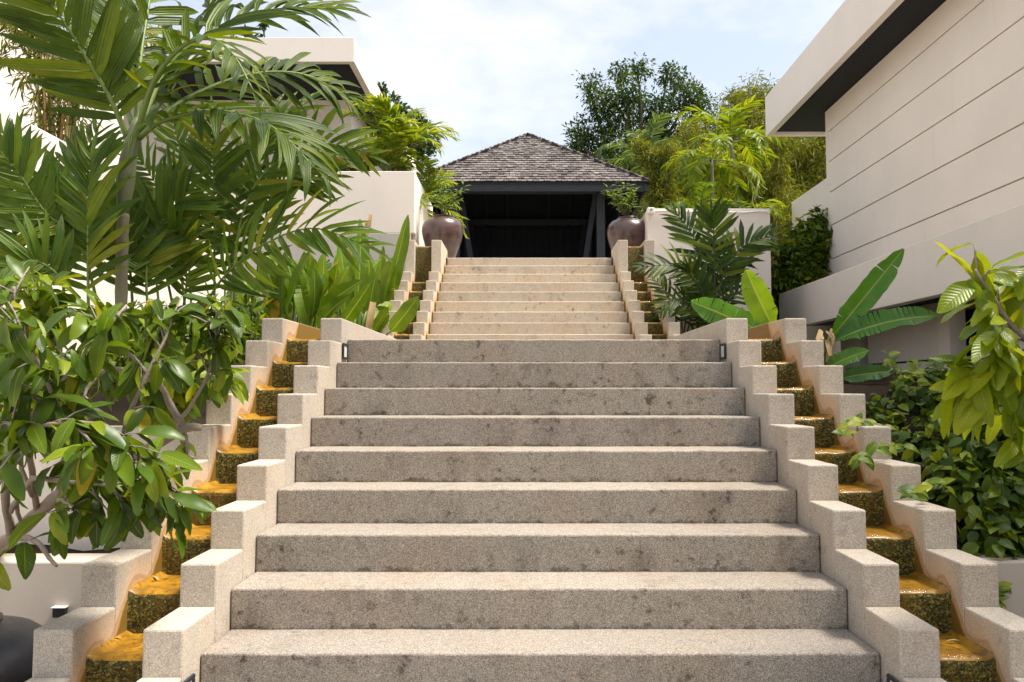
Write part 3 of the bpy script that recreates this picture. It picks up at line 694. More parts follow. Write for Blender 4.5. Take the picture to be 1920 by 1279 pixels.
for i in range(4):       # hip caps
    a = cs[i]; mb = MB(); n = 26; dirv = (apex - a)
    for k in range(n):
        p0 = a + dirv * (k / n) + V((0, 0, .05)); p1 = a + dirv * ((k + 1.25) / n) + V((0, 0, .035)); mb.tube([p0, p1], [.045, .03], 6)
    tag(mb.build('hip_cap', M_shingle, roof), kind='stuff')
    b = cs[(i + 1) % 4]; d = (b - a).normalized(); inw = V((-d.y, d.x, 0)) * .04; mb = MB()
    e0, e1 = a - V((0, 0, .03)) + inw, b - V((0, 0, .03)) + inw; dn = V((0, 0, -.15)); q = [e0, e1, e1 + inw, e0 + inw]
    mb.add([*q, *[x + dn for x in q]], [(0, 1, 2, 3), (4, 7, 6, 5), (0, 4, 5, 1), (1, 5, 6, 2), (2, 6, 7, 3), (3, 7, 4, 0)]); mb.build('fascia_board', M_beam, pav)
xc = 1.60; yf, yb = PYF + .75, PYF + 2 * HH - .75; bz = EZ - .06
for sx in (-1, 1):
    for y in (yf, yb):
        bbox('post', sx * xc - .09, sx * xc + .09, y - .09, y + .09, 3.565, bz, M_beam, pav, .008, 2)
        mb = MB(); mb.tube([V((sx * 1.12, y + (.12 if y == yf else -.12), 3.57)), V((sx * 1.5, y + (.12 if y == yf else -.12), bz))], .08, 4); mb.build('brace', M_inner, pav)
for y in (yf, yb): bbox('tie_beam', -xc - .6, xc + .6, y - .07, y + .07, bz + .002, bz + .18, M_beam, pav, .006, 1)
for sx in (-1, 1): bbox('tie_beam', sx * xc - .07, sx * xc + .07, yf - .5, yb + .5, bz - .12, bz + .0, M_beam, pav, .006, 1)
for k in range(-4, 5):
    if k == 0: continue
    x = k * .55; h = 1 - abs(x) / HH
    for y0, s in ((PYF, 1), (PYF + 2 * HH, -1)):
        mb = MB(); mb.tube([V((x, y0 + s * .1, EZ - .08)), V((x, y0 + s * HH * h, lerp(EZ, AZ, h) - .16))], .05, 4); mb.build('rafter', M_beam, pav)
bbox('light_block_panel', -2.3, 2.3, PYF + 2 * HH - .19, PYF + 2 * HH - .1, 3.566, EZ + .05, M_inner, pav, .004, 1)  # added backing, blocks light coming through between the boards
for i in range(22):
    x = -2.2 + i * .2; bbox('added_back_board', x, x + .192, PYF + 2 * HH - .25, PYF + 2 * HH - .2, 3.566, EZ + .1, M_inner, pav, .004, 1)  # boards added across the back to keep the pavilion interior dark
for sx in (-1, 1):
    for i in range(18):
        y = yf + .7 + i * .18
        if y < yb + .3: bbox('added_side_board', sx * 2.1 - .02, sx * 2.1 + .02, y, y + .174, 3.566, EZ, M_inner, pav, .004, 1)  # side screens added to keep daylight out of the interior
for r_ in range(3):
    for i in range(13):
        x = -1.62 + i * .25 + (r_ % 2) * .06; bbox('bench_brick', x, x + .21, PYF + 2.35, PYF + 2.5, 3.72 + r_ * .095, 3.72 + r_ * .095 + .075, M_brickd, pav, .006, 1)
bbox('bench_base', -1.75, 1.75, PYF + 2.40, PYF + 2.9, 3.566, 4.03, M_inner, pav, .01, 1)
for i in range(12):
    x = -1.3 + i * .22; bbox('lattice_slat', x, x + .17, PYF + 2 * HH - .29, PYF + 2 * HH - .255, 4.72, 4.79, M_brickd, pav, .004, 1)

# ---------------------------------------------------------------- jars
def jar_mesh():
    pr = [(0, 0), (.15, 0), (.165, .02), (.215, .13), (.27, .27), (.31, .41), (.326, .50), (.321, .57), (.297, .635), (.25, .685), (.19, .713), (.157, .722), (.15, .73), (.162, .736), (.162, .748), (.145, .752), (.125, .74), (.12, .70), (0, .70)]
    mb = MB(); seg = 40
    for r, z in pr:
        for k in range(seg):
            a = 2 * math.pi * k / seg; mb.v.append(V((r * math.cos(a), r * math.sin(a), z)))
    for i in range(len(pr) - 1):
        for k in range(seg):
            a = i * seg; k2 = (k + 1) % seg; mb.f.append([a + k, a + k2, a + seg + k2, a + seg + k]); mb.m.append(0)
    return mb.mesh('jar', M_jar, True)
JM = jar_mesh(); JMD = JM.copy(); JMD.materials[0] = M_jar_d
soil_me = None
def jar(pos, sc, label, JM=JM, zs=1.0):
    global soil_me
    root = empty('glazed_jar', pos, label, 'jar', 'large dark glazed jars')
    linkm('body', JM, root, Matrix.Translation(pos) @ Matrix.Diagonal((sc, sc, sc * zs, 1)))
    mb = MB(); mb.add([(pos[0] + .118 * sc * math.cos(a * .5236), pos[1] + .118 * sc * math.sin(a * .5236), pos[2] + .715 * sc * zs) for a in range(12)], [list(range(12))]); mb.build('soil', M_soil, root)
JL, JR, JB = V((P(830, 430, 12.55).x, 12.55, 3.562)), V((P(1177, 430, 12.75).x, 12.75, 3.562)), V((P(-122, 1200, 3.2).x, 3.2, .002))
jar(JL, 1.0, 'dark glazed jar at the top of the stairs on the left'); jar(JR, 1.02, 'dark glazed jar at the top of the stairs on the right'); jar(JB, 1.36, 'dark glazed jar cut off at the bottom left corner', JMD, .70)
def jar_shrub(base, tips, label, seed):
    rr = random.Random(seed); root = empty('potted_shrub', base, label, 'shrub', 'shrubs growing in the jars'); lf = 0
    for t in tips:
        p = P(*t); st = bez([base, V(base).lerp(p, .5) + V((rr.uniform(-.05, .05), rr.uniform(-.08, .08), .04)), p], 8)
        mb = MB(); mb.tube(st, [.009 - .0009 * i for i in range(9)], 5); mb.build('stem', M_bark_d, root)
        for i in range(3, 9):
            for _ in range(3):
                d = V((rr.gauss(0, 1), rr.gauss(0, 1), rr.uniform(-.2, 1.0))); put_leaf(rr.choice(L_small), G['jarp'], root, st[i] + V((rr.gauss(0, .03), rr.gauss(0, .03), rr.gauss(0, .02))), d, (rr.gauss(0, .4), -.5, 1), rr.uniform(.09, .15))
jar_shrub(JL + V((0, 0, .72)), [(826, 352, 12.5), (818, 366, 12.4), (846, 358, 12.5), (868, 352, 12.4), (838, 376, 12.3), (822, 330, 12.6), (858, 362, 12.5), (832, 345, 12.7)], 'thin leafy shrub growing from the left jar at the stair top', 3)
jar_shrub(JR + V((0, 0, .72)), [(1140, 352, 12.6), (1155, 346, 12.7), (1172, 345, 12.7), (1188, 350, 12.6), (1150, 368, 12.5), (1180, 372, 12.6), (1165, 358, 12.6), (1192, 362, 12.7), (1160, 380, 12.5), (1135, 360, 12.6)], 'bushy light green shrub growing from the right jar at the stair top', 4)

# ---------------------------------------------------------------- far trees and woodland (back to front)
rr = random.Random(21)
lobes = [(P(px, py, Y), r) for px, py, Y, r in ((1230, 420, 44, 3.2), (1330, 400, 44, 3.6), (1430, 380, 44, 3.8), (1530, 380, 44, 3.8), (1600, 420, 42, 3.6), (1280, 500, 40, 3), (1400, 500, 40, 3.2), (1520, 500, 40, 3.2), (1250, 340, 44, 2.4), (1500, 300, 46, 3.2), (1640, 330, 46, 3.6))]
wood = crown(lobes, 16, .27, rr, .32, .35, .30, 44).build('woodland', G['wood']); tag(wood, 'mass of olive green wood closing the view behind the right side', 'woodland', kind='stuff')
def LB(l, Y0, dy=0):
    return [(P(px, py, Y0 + (dy and rr.uniform(-dy, dy))), r * 1.18 * Y0 / F) for px, py, r in l]
tree('broadleaf_tree', P(1195, 520, 30), LB(((1160, 136, 20), (1196, 134, 24), (1178, 175, 30), (1252, 140, 22), (1272, 152, 22), (1105, 162, 24), (1128, 190, 30), (1150, 222, 40), (1205, 215, 44), (1255, 205, 36), (1295, 180, 28), (1312, 200, 26), (1098, 250, 30), (1078, 258, 20), (1078, 290, 24), (1120, 285, 36), (1160, 290, 44), (1215, 280, 46), (1265, 260, 36), (1312, 235, 28), (1190, 335, 48), (1240, 330, 40)), 30, .9),
     .28, G['dark'], M_bark_d, 88, .17, 'tall dark spreading tree rising behind the pavilion roof', 'tree', seed=3, aspect=.42, sub=.42, per=15)
tree('broadleaf_tree', P(775, 420, 26), LB(((718, 166, 7), (742, 186, 14), (756, 214, 18), (782, 232, 20), (800, 262, 18), (770, 262, 24), (790, 290, 24), (745, 270, 26), (812, 268, 10)), 26, .6),
     .2, G['dark'], M_bark_d, 95, .17, 'dark small-leaved tree behind the cream house roof corner', 'tree', seed=4, aspect=.5, sub=.36, per=18)
def bamboo(base, n, height, spread, leaf, label, seed, culm_r=.03, lobes=None, culm_mats=(M_culm,), dens=55, per=34, lean=(0, 0), ncul=None):
    rr = random.Random(seed); root = empty('bamboo_clump', base, label, 'bamboo', 'bamboo clumps'); fol = MB()
    for i in range(n):
        a = rr.uniform(0, 6.28); h = height * rr.uniform(.7, 1.1); d = V((math.cos(a), math.sin(a), 0)) * spread * rr.uniform(.2, 1) + V((lean[0], lean[1], 0))
        b = V(base) + V((math.cos(a), math.sin(a), 0)) * rr.uniform(0, .25) * spread
        pl = bez([b, b + V((0, 0, h * .45)) + d * .12, b + V((0, 0, h * .8)) + d * .45, b + V((0, 0, h * .97)) + d], 14)
        mb = MB(); mb.tube(pl, [lerp(culm_r, culm_r * .25, k / 14) for k in range(15)], 5); mb.build('culm', rr.choice(culm_mats), root, True)
        for k in range(4, 15):
            for _ in range(per // 10 + 1):
                q = pl[k] + V((rr.gauss(0, .16), rr.gauss(0, .16), rr.gauss(0, .1))) * (h / 5); spray(fol, q, .2 * h / 5, per // 2, leaf, rr, .16, .8)
    if lobes:
        m2 = crown(lobes, dens, leaf, rr, .17, .7, .36, per); fol.add(m2.v, m2.f)
    tag(fol.build('foliage', G['bamboo'], root), kind='stuff')
bamboo(P(1310, 520, 26), 9, 4.9, 1.3, .21, 'feathery olive bamboo clump beside the dark tree', 31, lobes=LB(((1300, 250, 24), (1275, 295, 30), (1310, 300, 40), (1250, 350, 36), (1300, 370, 46), (1240, 400, 34)), 26, .8))
bamboo(P(1420, 520, 27), 12, 5.9, 1.5, .21, 'tall feathery bamboo clump left of the right house roof', 32, lobes=LB(((1365, 225, 30), (1395, 200, 34), (1425, 178, 30), (1455, 195, 34), (1385, 180, 22), (1345, 255, 30), (1390, 260, 40), (1430, 290, 44), (1370, 320, 40), (1440, 350, 46), (1390, 380, 40)), 27, .8))
bamboo(P(1520, 560, 24), 9, 6.0, 1.4, .20, 'yellowish bamboo clump behind the right house wall end', 33, lobes=LB(((1480, 280, 40), (1525, 290, 44), (1500, 350, 46), (1540, 360, 40), (1470, 400, 40), (1520, 420, 44), (1475, 460, 36)), 24, .8))
bamboo(P(1450, 540, 21), 7, 3.8, 1.0, .18, 'lower bamboo clump close behind the right cream wall', 34, lobes=LB(((1455, 360, 30), (1450, 410, 34), (1460, 460, 36), (1455, 510, 30), (1490, 440, 30), (1400, 400, 26)), 21, .6))
bamboo(P(1250, 470, 22), 6, 3.0, .9, .18, 'bushy bamboo clump between the pavilion and the right wall', 35, lobes=LB(((1230, 340, 24), (1222, 380, 26), (1260, 375, 30), (1300, 390, 26), (1340, 385, 26)), 22, .6))
def palm_tree(name, trunk, r, n, length, LL, mat, label, seed, el=(-10, 75), droop=.6, nl=16, wsc=1.0, rm=None, group='slender palms behind the walls'):
    rr = random.Random(seed); root = empty(name, trunk[0], label, 'palm', group); pl = bez(trunk, 10); mb = MB()
    mb.tube(pl, [lerp(r, r * .7, i / 10) + (.12 * r if i % 2 else 0) for i in range(11)], 8); mb.build('trunk', M_ring, root, True)
    fan_palm(root, pl[-1], n, length, mat, rm or M_rach, rr, el, LL, nl, wsc, droop)
palm_tree('palm_tree', [P(1384, 470, 19), P(1382, 370, 19), P(1374, 300, 19), P(1370, 268, 19)], .055, 11, 1.5, .42, G['ypalm'], 'slender yellow-green palm with a bare trunk behind the right wall', 41, (-5, 80), .7, 18)
palm_tree('palm_tree', [P(1338, 470, 18), P(1336, 370, 18), P(1335, 300, 18)], .045, 11, 1.45, .40, G['ypalm'], 'yellowing palm left of the bare-trunked palm behind the right wall', 42, (-25, 70), .7, 18)
palm_tree('palm_tree', [P(1213, 420, 24), P(1214, 340, 24), P(1210, 300, 24)], .05, 10, 1.7, .5, G['gpalm'], 'grey-green palm just right of the pavilion roof', 43, (0, 80), .7, 18)
palm_tree('palm_tree', [P(1305, 470, 15.5), P(1310, 420, 15.5), P(1312, 405, 15.5)], .03, 9, 1.0, .30, G['areca'], 'low green palm showing over the top of the right wall', 44, (5, 60), .6, 14)
palm_tree('palm_tree', [P(1395, 470, 15.8), P(1398, 420, 15.8), P(1400, 408, 15.8)], .03, 8, 1.0, .30, G['ypalm'], 'low palm over the right end of the right cream wall', 45, (5, 60), .6, 14)
# dark shrub on the terrace end of the right house
rr = random.Random(50)
def shrub(name, base, lobes, leafmat, size, dens, label, seed, aspect=.5, per=22, sub=.4, cat='shrub', group=None):
    rr = random.Random(seed); root = empty(name, base, label, cat, group); mb = MB()
    for c, r in lobes: mb.tube(bez([base, V(base).lerp(c, .6) + V((rr.uniform(-.1, .1), 0, .05)), c], 6), [.02 - .002 * i for i in range(7)], 5)
    mb.build('branches', M_bark_d, root, True); tag(crown(lobes, dens, size, rr, aspect, .3, sub, per).build('foliage', leafmat, root), kind='stuff'); return root
shrub('leafy_shrub', P(1500, 560, 14.3), LB(((1530, 420, 26), (1545, 450, 28), (1510, 450, 30), (1490, 480, 30), (1535, 490, 30), (1470, 510, 26), (1505, 520, 28), (1470, 545, 24), (1548, 415, 16), (1520, 525, 20), (1450, 520, 22), (1452, 560, 24), (1480, 575, 22), (1510, 550, 22), (1448, 470, 18), (1455, 590, 20), (1500, 590, 20), (1530, 560, 20)), 14.0, .3), G['vine'], .15, 210, 'dark leafy shrub against the end of the right house', 51, .42, 20)

# ---------------------------------------------------------------- left background plants
palm_tree('palm_tree', [P(742, 420, 13.4), P(740, 350, 13.4), P(742, 285, 13.4)], .035, 15, 1.05, .34, G['ypalm'], 'bright yellow-green palm behind the left cream wall corner', 61, (5, 85), .55, 18, 1.0, group='yellow-green palms left of the pavilion')
palm_tree('palm_tree', [P(795, 470, 13.6), P(792, 420, 13.6), P(790, 385, 13.6)], .03, 14, .85, .28, G['ypalm'], 'yellow-green palm beside the left jar', 62, (-15, 75), .6, 16, 1.0, group='yellow-green palms left of the pavilion')
palm_tree('palm_tree', [P(715, 400, 13.2), P(718, 350, 13.2), P(720, 320, 13.2)], .03, 12, .9, .30, G['ypalm'], 'yellow-green palm over the right end of the left cream wall', 63, (5, 75), .6, 16, 1.0, group='yellow-green palms left of the pavilion')
s1 = shrub('flowering_shrub', P(650, 330, 12.9), LB(((625, 300, 16), (655, 296, 20), (685, 304, 16), (600, 308, 12), (640, 312, 14), (670, 312, 14)), 12.9, .2), G['jarp'], .10, 500, 'small shrub with red flowers on top of the left cream wall', 64, .3, 14)
fm = MB(); rr = random.Random(9)
for _ in range(26): q = P(rr.uniform(640, 690), rr.uniform(284, 312), 12.75); spray(fm, q, .035, 7, .045, rr, .8)
tag(fm.build('flowers', M_red, s1), kind='stuff')
bamboo(V((xl - .55, 8.6, 3.65)), 15, 2.1, .75, .13, 'yellow bamboo with orange stems above the left retaining wall', 71, .02, culm_mats=(M_culm, M_culm_r, M_culm), per=12, lobes=[(P(px, py, 8.4), r) for px, py, r in ((15, 40, .26), (50, 62, .22), (100, 20, .3), (140, 110, .2), (20, 100, .16), (60, 10, .3), (235, 30, .35), (215, 0, .3), (275, 50, .3), (150, 170, .1))], dens=150)
tree('broadleaf_tree', P(500, 330, 30), LB(((494, 46, 8), (470, 66, 14), (440, 80, 16)), 30, .5), .2, G['dark'], M_bark_d, 60, .18, 'dark tree top showing above the cream house roof', 'tree', seed=6, aspect=.5, per=16)

# ---------------------------------------------------------------- paddle-leaved clump left of the upper steps
def paddle_plant(base, leaves, label, seed, mat, tpls, name='heliconia_plant', cat='plant', group='broad paddle-leaved plants', stem=M_rach):
    rr = random.Random(seed); root = empty(name, base, label, cat, group)
    for (b, t, wpx, tp, m) in leaves:
        b, t = P(*b), P(*t); d = t - b; sl = d.length; ln = sl * .80; st = b + d * .2
        mb = MB(); mb.tube(bez([V((lerp(base.x, b.x, .6), lerp(base.y, b.y, .8), base.z)), b, st], 6), [.016 - .0012 * i for i in range(7)], 5)
        lf = put_leaf(tpls[tp], G[m], root, st, d + V((0, 0, .12 * sl * tp * .3)), V((rr.uniform(-1.1, 1.1), -1, rr.uniform(-.2, .9))), ln * 1.06, 'leaf', wpx * b.y / F / (.24 * ln * 1.06))
        mb.build('leaf_stalk', stem, root, True)
rr = random.Random(81)
def heli(x0, x1, Y0, Y1, n, hmin, hmax, ybase, dm=0, ds=55):
    out = []
    for i in range(n):
        x = lerp(x0, x1, (i + rr.random()) / n); Y = rr.uniform(Y0, Y1); h = lerp(hmin, hmax, rr.random() ** 1.2); dx = rr.gauss(dm, ds); m = rr.uniform(.25, .5)
        out.append(((x + dx * m, ybase - h * m, Y), (x + dx, ybase - h, Y + rr.uniform(-.4, .3)), rr.uniform(24, 50), rr.randrange(5), 'heli'))
    return out
paddle_plant(P(540, 690, 7.6), heli(485, 605, 7.2, 8.0, 34, 80, 200, 670) + [((590, 650, 7.3), (545, 500, 7.1), 30, 4, 'heli')], 'paddle-leaved plant behind the left end of the landing wall', 1, G['heli'], L_paddle)
paddle_plant(P(635, 690, 9.2), heli(580, 690, 8.8, 9.6, 34, 90, 240, 670) + [((660, 640, 8.3), (690, 415, 8.3), 32, 1, 'heli'), ((640, 640, 8.3), (660, 470, 8.1), 34, 2, 'heli')], 'paddle-leaved plant with browned tips in the middle of the left bed', 2, G['heli'], L_paddle)
paddle_plant(P(680, 690, 10.8), heli(655, 722, 10.3, 11.2, 28, 70, 175, 655, -8, 22) + [((705, 640, 10.4), (766, 412, 10.4), 28, 0, 'heli'), ((690, 640, 10.6), (725, 470, 10.5), 26, 3, 'heli')], 'paddle-leaved plant close against the left side of the upper steps', 3, G['heli'], L_paddle)
hp = [o for o in bpy.data.objects if o.name.startswith('heliconia_plant')][1]
for (px, py, dx, sc) in ((691, 400, .15, .16), (689, 412, -.1, .18), (662, 452, -.1, .15), (690, 590, .2, .3), (640, 600, -.3, .25)):
    put_leaf(R.choice(L_cut), M_dead, hp, P(px, py + 30, 8.28), (dx, -.1, 1), (.3, -1, .2), sc, 'dry_leaf')
# banana plants on the right
paddle_plant(P(1440, 700, 6.6), [((1462, 640, 6.5), (1398, 512, 6.5), 50, 0, 'bananay'), ((1475, 640, 6.7), (1292, 572, 6.9), 52, 2, 'banana')], 'banana plant with one bright upright leaf behind the right landing wall', 4, G['banana'], L_ban, 'banana_plant', 'plant', 'banana plants')
paddle_plant(P(1545, 760, 5.9), [((1530, 668, 5.9), (1692, 472, 5.7), 44, 0, 'banana'), ((1525, 655, 5.9), (1748, 562, 5.5), 50, 1, 'banana'), ((1530, 700, 5.8), (1622, 655, 5.6), 34, 2, 'banana'), ((1555, 712, 5.7), (1674, 696, 5.5), 30, 2, 'banana')], 'banana plant with long torn leaves in front of the right house', 5, G['banana'], L_ban, 'banana_plant', 'plant', 'banana plants')
bp = [o for o in bpy.data.objects if o.name.startswith('banana_plant')][1]
mb = MB(); mb.tube(bez([P(1545, 760, 5.9), P(1548, 700, 5.9), P(1546, 640, 5.88)], 6), [.05, .045, .04, .036, .032, .028, .02], 8); mb.build('pseudostem', M_rach, bp, True)
for k in range(9):
    q = P(1546 + R.uniform(-10, 18), 612 + R.uniform(0, 60), 5.82); put_leaf(R.choice(L_cut), M_dead, bp, q, (R.uniform(-.6, .6), -.3, -1 + R.uniform(-.2, .9)), (0, -1, .2), R.uniform(.08, .17), 'dry_leaf')

# ---------------------------------------------------------------- dark palm before the right wall
rr = random.Random(91)
dp = empty('feather_palm', P(1335, 650, 9.7), 'dark glossy feather palm in front of the right cream wall', 'palm')
for pts, nl, LLp in (([(1335, 600), (1330, 520), (1300, 445), (1268, 398)], 14, .42), ([(1338, 600), (1340, 500), (1338, 430), (1334, 396)], 14, .40), ([(1345, 600), (1355, 520), (1390, 465), (1442, 442)], 14, .42), ([(1330, 600), (1312, 540), (1270, 500), (1206, 500)], 14, .36), ([(1336, 560), (1336, 500), (1337, 470), (1340, 455)], 10, .42), ([(1345, 610), (1370, 560), (1405, 545), (1425, 590)], 11, .36), ([(1325, 610), (1300, 580), (1270, 560), (1235, 580)], 10, .32), ([(1340, 610), (1360, 540), (1370, 500), (1400, 490)], 11, .34), ([(1332, 610), (1318, 560), (1300, 520), (1290, 500)], 11, .36), ([(1340, 615), (1345, 580), (1350, 550), (1345, 520)], 10, .36), ([(1335, 615), (1320, 590), (1310, 570), (1325, 545)], 9, .34)):
    dy = rr.uniform(-.35, .35); frond(dp, [P(x, y, 9.7 - dy * i / 3) for i, (x, y) in enumerate(pts)], nl, LLp * .92, (rr.uniform(-.4, .4), -1, .5), G['dpalm'], M_rach_d, rr, L_strap[:3], True, r0=.016, wsc=1.0, jit=.12, start=.3)
dp2 = empty('feather_palm', P(1270, 640, 10.0), 'small dark feather palm beside the right upper stepped wall', 'palm')
for pts in ([(1275, 640), (1265, 590), (1245, 545), (1228, 525)], [(1280, 640), (1278, 590), (1282, 550), (1290, 530)], [(1285, 640), (1295, 600), (1310, 585), (1330, 590)], [(1278, 645), (1262, 620), (1250, 600), (1240, 592)], [(1290, 650), (1310, 620), (1335, 610), (1355, 620)], [(1280, 640), (1290, 580), (1305, 550), (1320, 540)]):
    frond(dp2, [P(x, y, 10 + rr.uniform(-.1, .1)) for x, y in pts], 11, .26, (rr.uniform(-.4, .4), -1, .5), G['dpalm'], M_rach_d, rr, L_strap[:3], True, r0=.01, start=.25)

# ---------------------------------------------------------------- big palm on the left
rr = random.Random(101)
tb = P(226, 640, 5.25); palm = empty('palm_tree', tb, 'big palm with smooth grey crown shaft and arching fronds at the upper left', 'palm')
pl = bez([tb, P(228, 520, 5.22), P(230, 440, 5.2), P(231, 400, 5.2)], 12); mb = MB(); mb.tube(pl, [.036 + (.004 if i % 2 else 0) for i in range(13)], 12); mb.build('trunk', M_ring, palm, True)
pl = bez([P(231, 402, 5.2), P(234, 350, 5.2), P(240, 300, 5.2), P(248, 262, 5.2), P(258, 222, 5.2)], 12)
mb = MB(); mb.tube(pl, [.036, .042, .05, .057, .058, .055, .052, .048, .045, .042, .038, .032, .02], 14); mb.build('crown_shaft', M_shaft, palm, True)
for pts, n, LLp, face in (([(240, 262, 5.2), (212, 195, 5.1), (175, 130, 5.0), (112, 30, 4.8), (40, -60, 4.6)], 18, .54, (.1, -1, .35)), ([(256, 240, 5.2), (262, 120, 5.3), (280, 0, 5.5), (300, -130, 5.8)], 18, .54, (.9, -.5, .1)),
        ([(258, 245, 5.2), (290, 150, 5.0), (340, 88, 4.85), (390, 72, 4.75), (435, 100, 4.7), (475, 170, 4.6)], 15, .36, (.2, -.4, 1)), ([(262, 258, 5.2), (300, 228, 5.1), (370, 210, 5.0), (450, 215, 4.9), (520, 245, 4.8), (590, 315, 4.7)], 20, .54, (.1, -.45, 1)),
        ([(262, 235, 5.2), (320, 120, 5.4), (420, 48, 5.5), (520, 18, 5.6), (625, 16, 5.7)], 20, .54, (-.2, -.8, .6)), ([(265, 245, 5.3), (360, 180, 5.6), (470, 140, 5.9), (570, 140, 6.1), (650, 180, 6.3)], 20, .50, (0, -.8, .6)),
        ([(250, 240, 5.3), (215, 140, 5.7), (190, 40, 6.0), (160, -60, 6.3)], 16, .46, (.5, -.7, .3)), ([(268, 235, 5.3), (330, 150, 5.8), (380, 40, 6.2), (420, -60, 6.6)], 18, .5, (-.6, -.6, .3))):
    frond(palm, [P(*p) for p in pts], n, LLp, face, G['palm'], M_rach, rr, L_strap, True, r0=.022, start=.16, wsc=.84)
# ---------------------------------------------------------------- clumping palms under it
def clump(base, fr, label, seed, mat='areca', LLp=.40, n=21, w=.8):
    rr = random.Random(seed); root = empty('clumping_palm', base, label, 'palm', 'clumping palms in the left bed')
    for pts in fr:
        frond(root, [P(*p) for p in pts], n, LLp * rr.uniform(.9, 1.15), (rr.uniform(-.5, .5), -1, rr.uniform(.1, .6)), G[mat], M_rach, rr, L_strap[:3], True, r0=.011, start=.18, wsc=w)
clump(P(130, 660, 5.4), [[(166, 620, 5.0), (165, 480, 5.0), (166, 380, 5.0), (172, 300, 5.05)], [(190, 600, 5.2), (150, 455, 5.1), (87, 400, 5.0), (32, 320, 4.9), (-30, 250, 4.8)], [(150, 560, 5.0), (90, 500, 4.9), (40, 490, 4.8), (-20, 520, 4.7)], [(250, 600, 5.6), (240, 490, 5.5), (200, 440, 5.4), (110, 420, 5.3)], [(70, 600, 5.2), (50, 440, 5.3), (30, 330, 5.4), (5, 250, 5.5)], [(60, 600, 5.3), (20, 420, 5.4), (-30, 340, 5.4)], [(120, 600, 5.6), (120, 440, 5.7), (140, 330, 5.8), (180, 250, 5.9)]], 'clumping palm at the far left in front of the retaining wall', 111)
clump(P(320, 660, 6.15), [[(330, 600, 5.95), (300, 480, 5.85), (250, 420, 5.75), (180, 390, 5.65)], [(350, 600, 6.35), (330, 450, 6.35), (300, 360, 6.45), (250, 280, 6.55)], [(300, 600, 6.35), (290, 430, 6.45), (330, 330, 6.45), (400, 270, 6.45)], [(280, 620, 5.55), (275, 500, 5.55), (300, 420, 5.65), (350, 360, 5.65)], [(402, 600, 6.15), (402, 425, 6.15), (400, 320, 6.15), (398, 225, 6.15)], [(360, 600, 6.65), (350, 420, 6.75), (340, 300, 6.85), (320, 210, 6.95)], [(340, 600, 5.95), (350, 520, 5.85), (330, 460, 5.75), (280, 470, 5.65)]], 'clumping palm right behind the big palm trunk', 112)
clump(P(450, 660, 6.1), [[(380, 580, 5.6), (421, 518, 5.5), (493, 460, 5.3), (586, 428, 5.1), (690, 462, 5.0)], [(430, 600, 6), (450, 420, 6.1), (500, 320, 6.2), (600, 270, 6.3), (690, 290, 6.3)], [(470, 600, 6.3), (500, 400, 6.4), (530, 340, 6.4), (620, 330, 6.3)], [(440, 600, 6.4), (440, 420, 6.5), (470, 300, 6.6), (540, 220, 6.6)], [(420, 600, 6.6), (430, 440, 6.8), (480, 260, 6.9), (580, 190, 7)]], 'clumping palm reaching right over the paddle-leaved plants', 113, LLp=.44, n=21, w=.84)
# low ferny undergrowth at the foot of the left bed
rr = random.Random(120)
u = shrub('undergrowth', P(420, 680, 6.2), [(P(x, y, Y), .18) for x, y, Y in ((380, 600, 5.8), (430, 610, 6), (470, 600, 6.4), (330, 620, 5.6), (280, 630, 5.5), (460, 640, 5.7), (410, 650, 5.6))], G['tree'], .13, 260, 'low green undergrowth beside the left end of the landing wall', 121, .3, 14)

# ---------------------------------------------------------------- foreground trees
def leafy_tree(base, branches, label, seed, mat, LL, per, name='leafy_tree', cap=300, droop=.8, bark=M_bark, start=.35, extra=1):
    rr = random.Random(seed); root = empty(name, base, label, 'tree'); tot = 0; big = MB()
    for bi, (pts, r0, r1, nl) in enumerate(branches):
        q = bez([P(*p) for p in pts], 16)
        q = [p + V((noise.noise(p * 9), noise.noise(p * 9 + V((5, 5, 5))), noise.noise(p * 9 + V((8, 1, 3))))) * .012 * (0 if i == 0 else 1) for i, p in enumerate(q)]
        mb = MB(); mb.tube(q, [lerp(r0, r1, i / 16) * (1 + .12 * math.sin(i * 2.3)) for i in range(17)], 7); br = mb.build('trunk' if bi == 0 else 'branch', bark, root, True)
        k = 0
        nl = nl * extra
        while k < nl:
            s = lerp(start, 1, ((k + rr.random()) / nl) ** .75); j = min(15, int(s * 16)); p = q[j].lerp(q[j + 1], s * 16 - j); T = (q[j + 1] - q[j]).normalized()
            sd_ = V((rr.gauss(0, 1), rr.gauss(0, 1), rr.gauss(0, .7))).normalized(); tl = rr.uniform(.04, .16)
            e = p + (T * .7 + sd_ * .8 + V((0, 0, .15))).normalized() * tl
            mt = MB(); mt.tube([p, p.lerp(e, .5) + V((0, 0, .008)), e], [.0045, .0035, .0022], 4); mt.build('twig', bark, br, True)
            m = rr.choice((3, 4, 5)); ax = (e - p).normalized()
            for i in range(m):
                w = V((rr.gauss(0, 1), rr.gauss(0, 1), rr.gauss(0, 1))).normalized(); d = ax * .55 + w * .75 + V((0, 0, -droop * rr.uniform(.25, 1.25)))
                a_ = (rr.choice(L_tree), p.lerp(e, 1 - .22 * i), d, V((rr.gauss(0, .45), rr.gauss(0, .45) - .25, 1)), LL * rr.uniform(.5, 1.22))
                if tot < cap and (extra == 1 or rr.random() < .5): put_leaf(a_[0], mat, br, *a_[1:], 'leaf', rr.uniform(.8, 1.1)); tot += 1
                else: mb_leaf(big, *a_)
            k += m
    if big.v: tag(big.build('foliage', mat, root, True), kind='stuff')
    return root
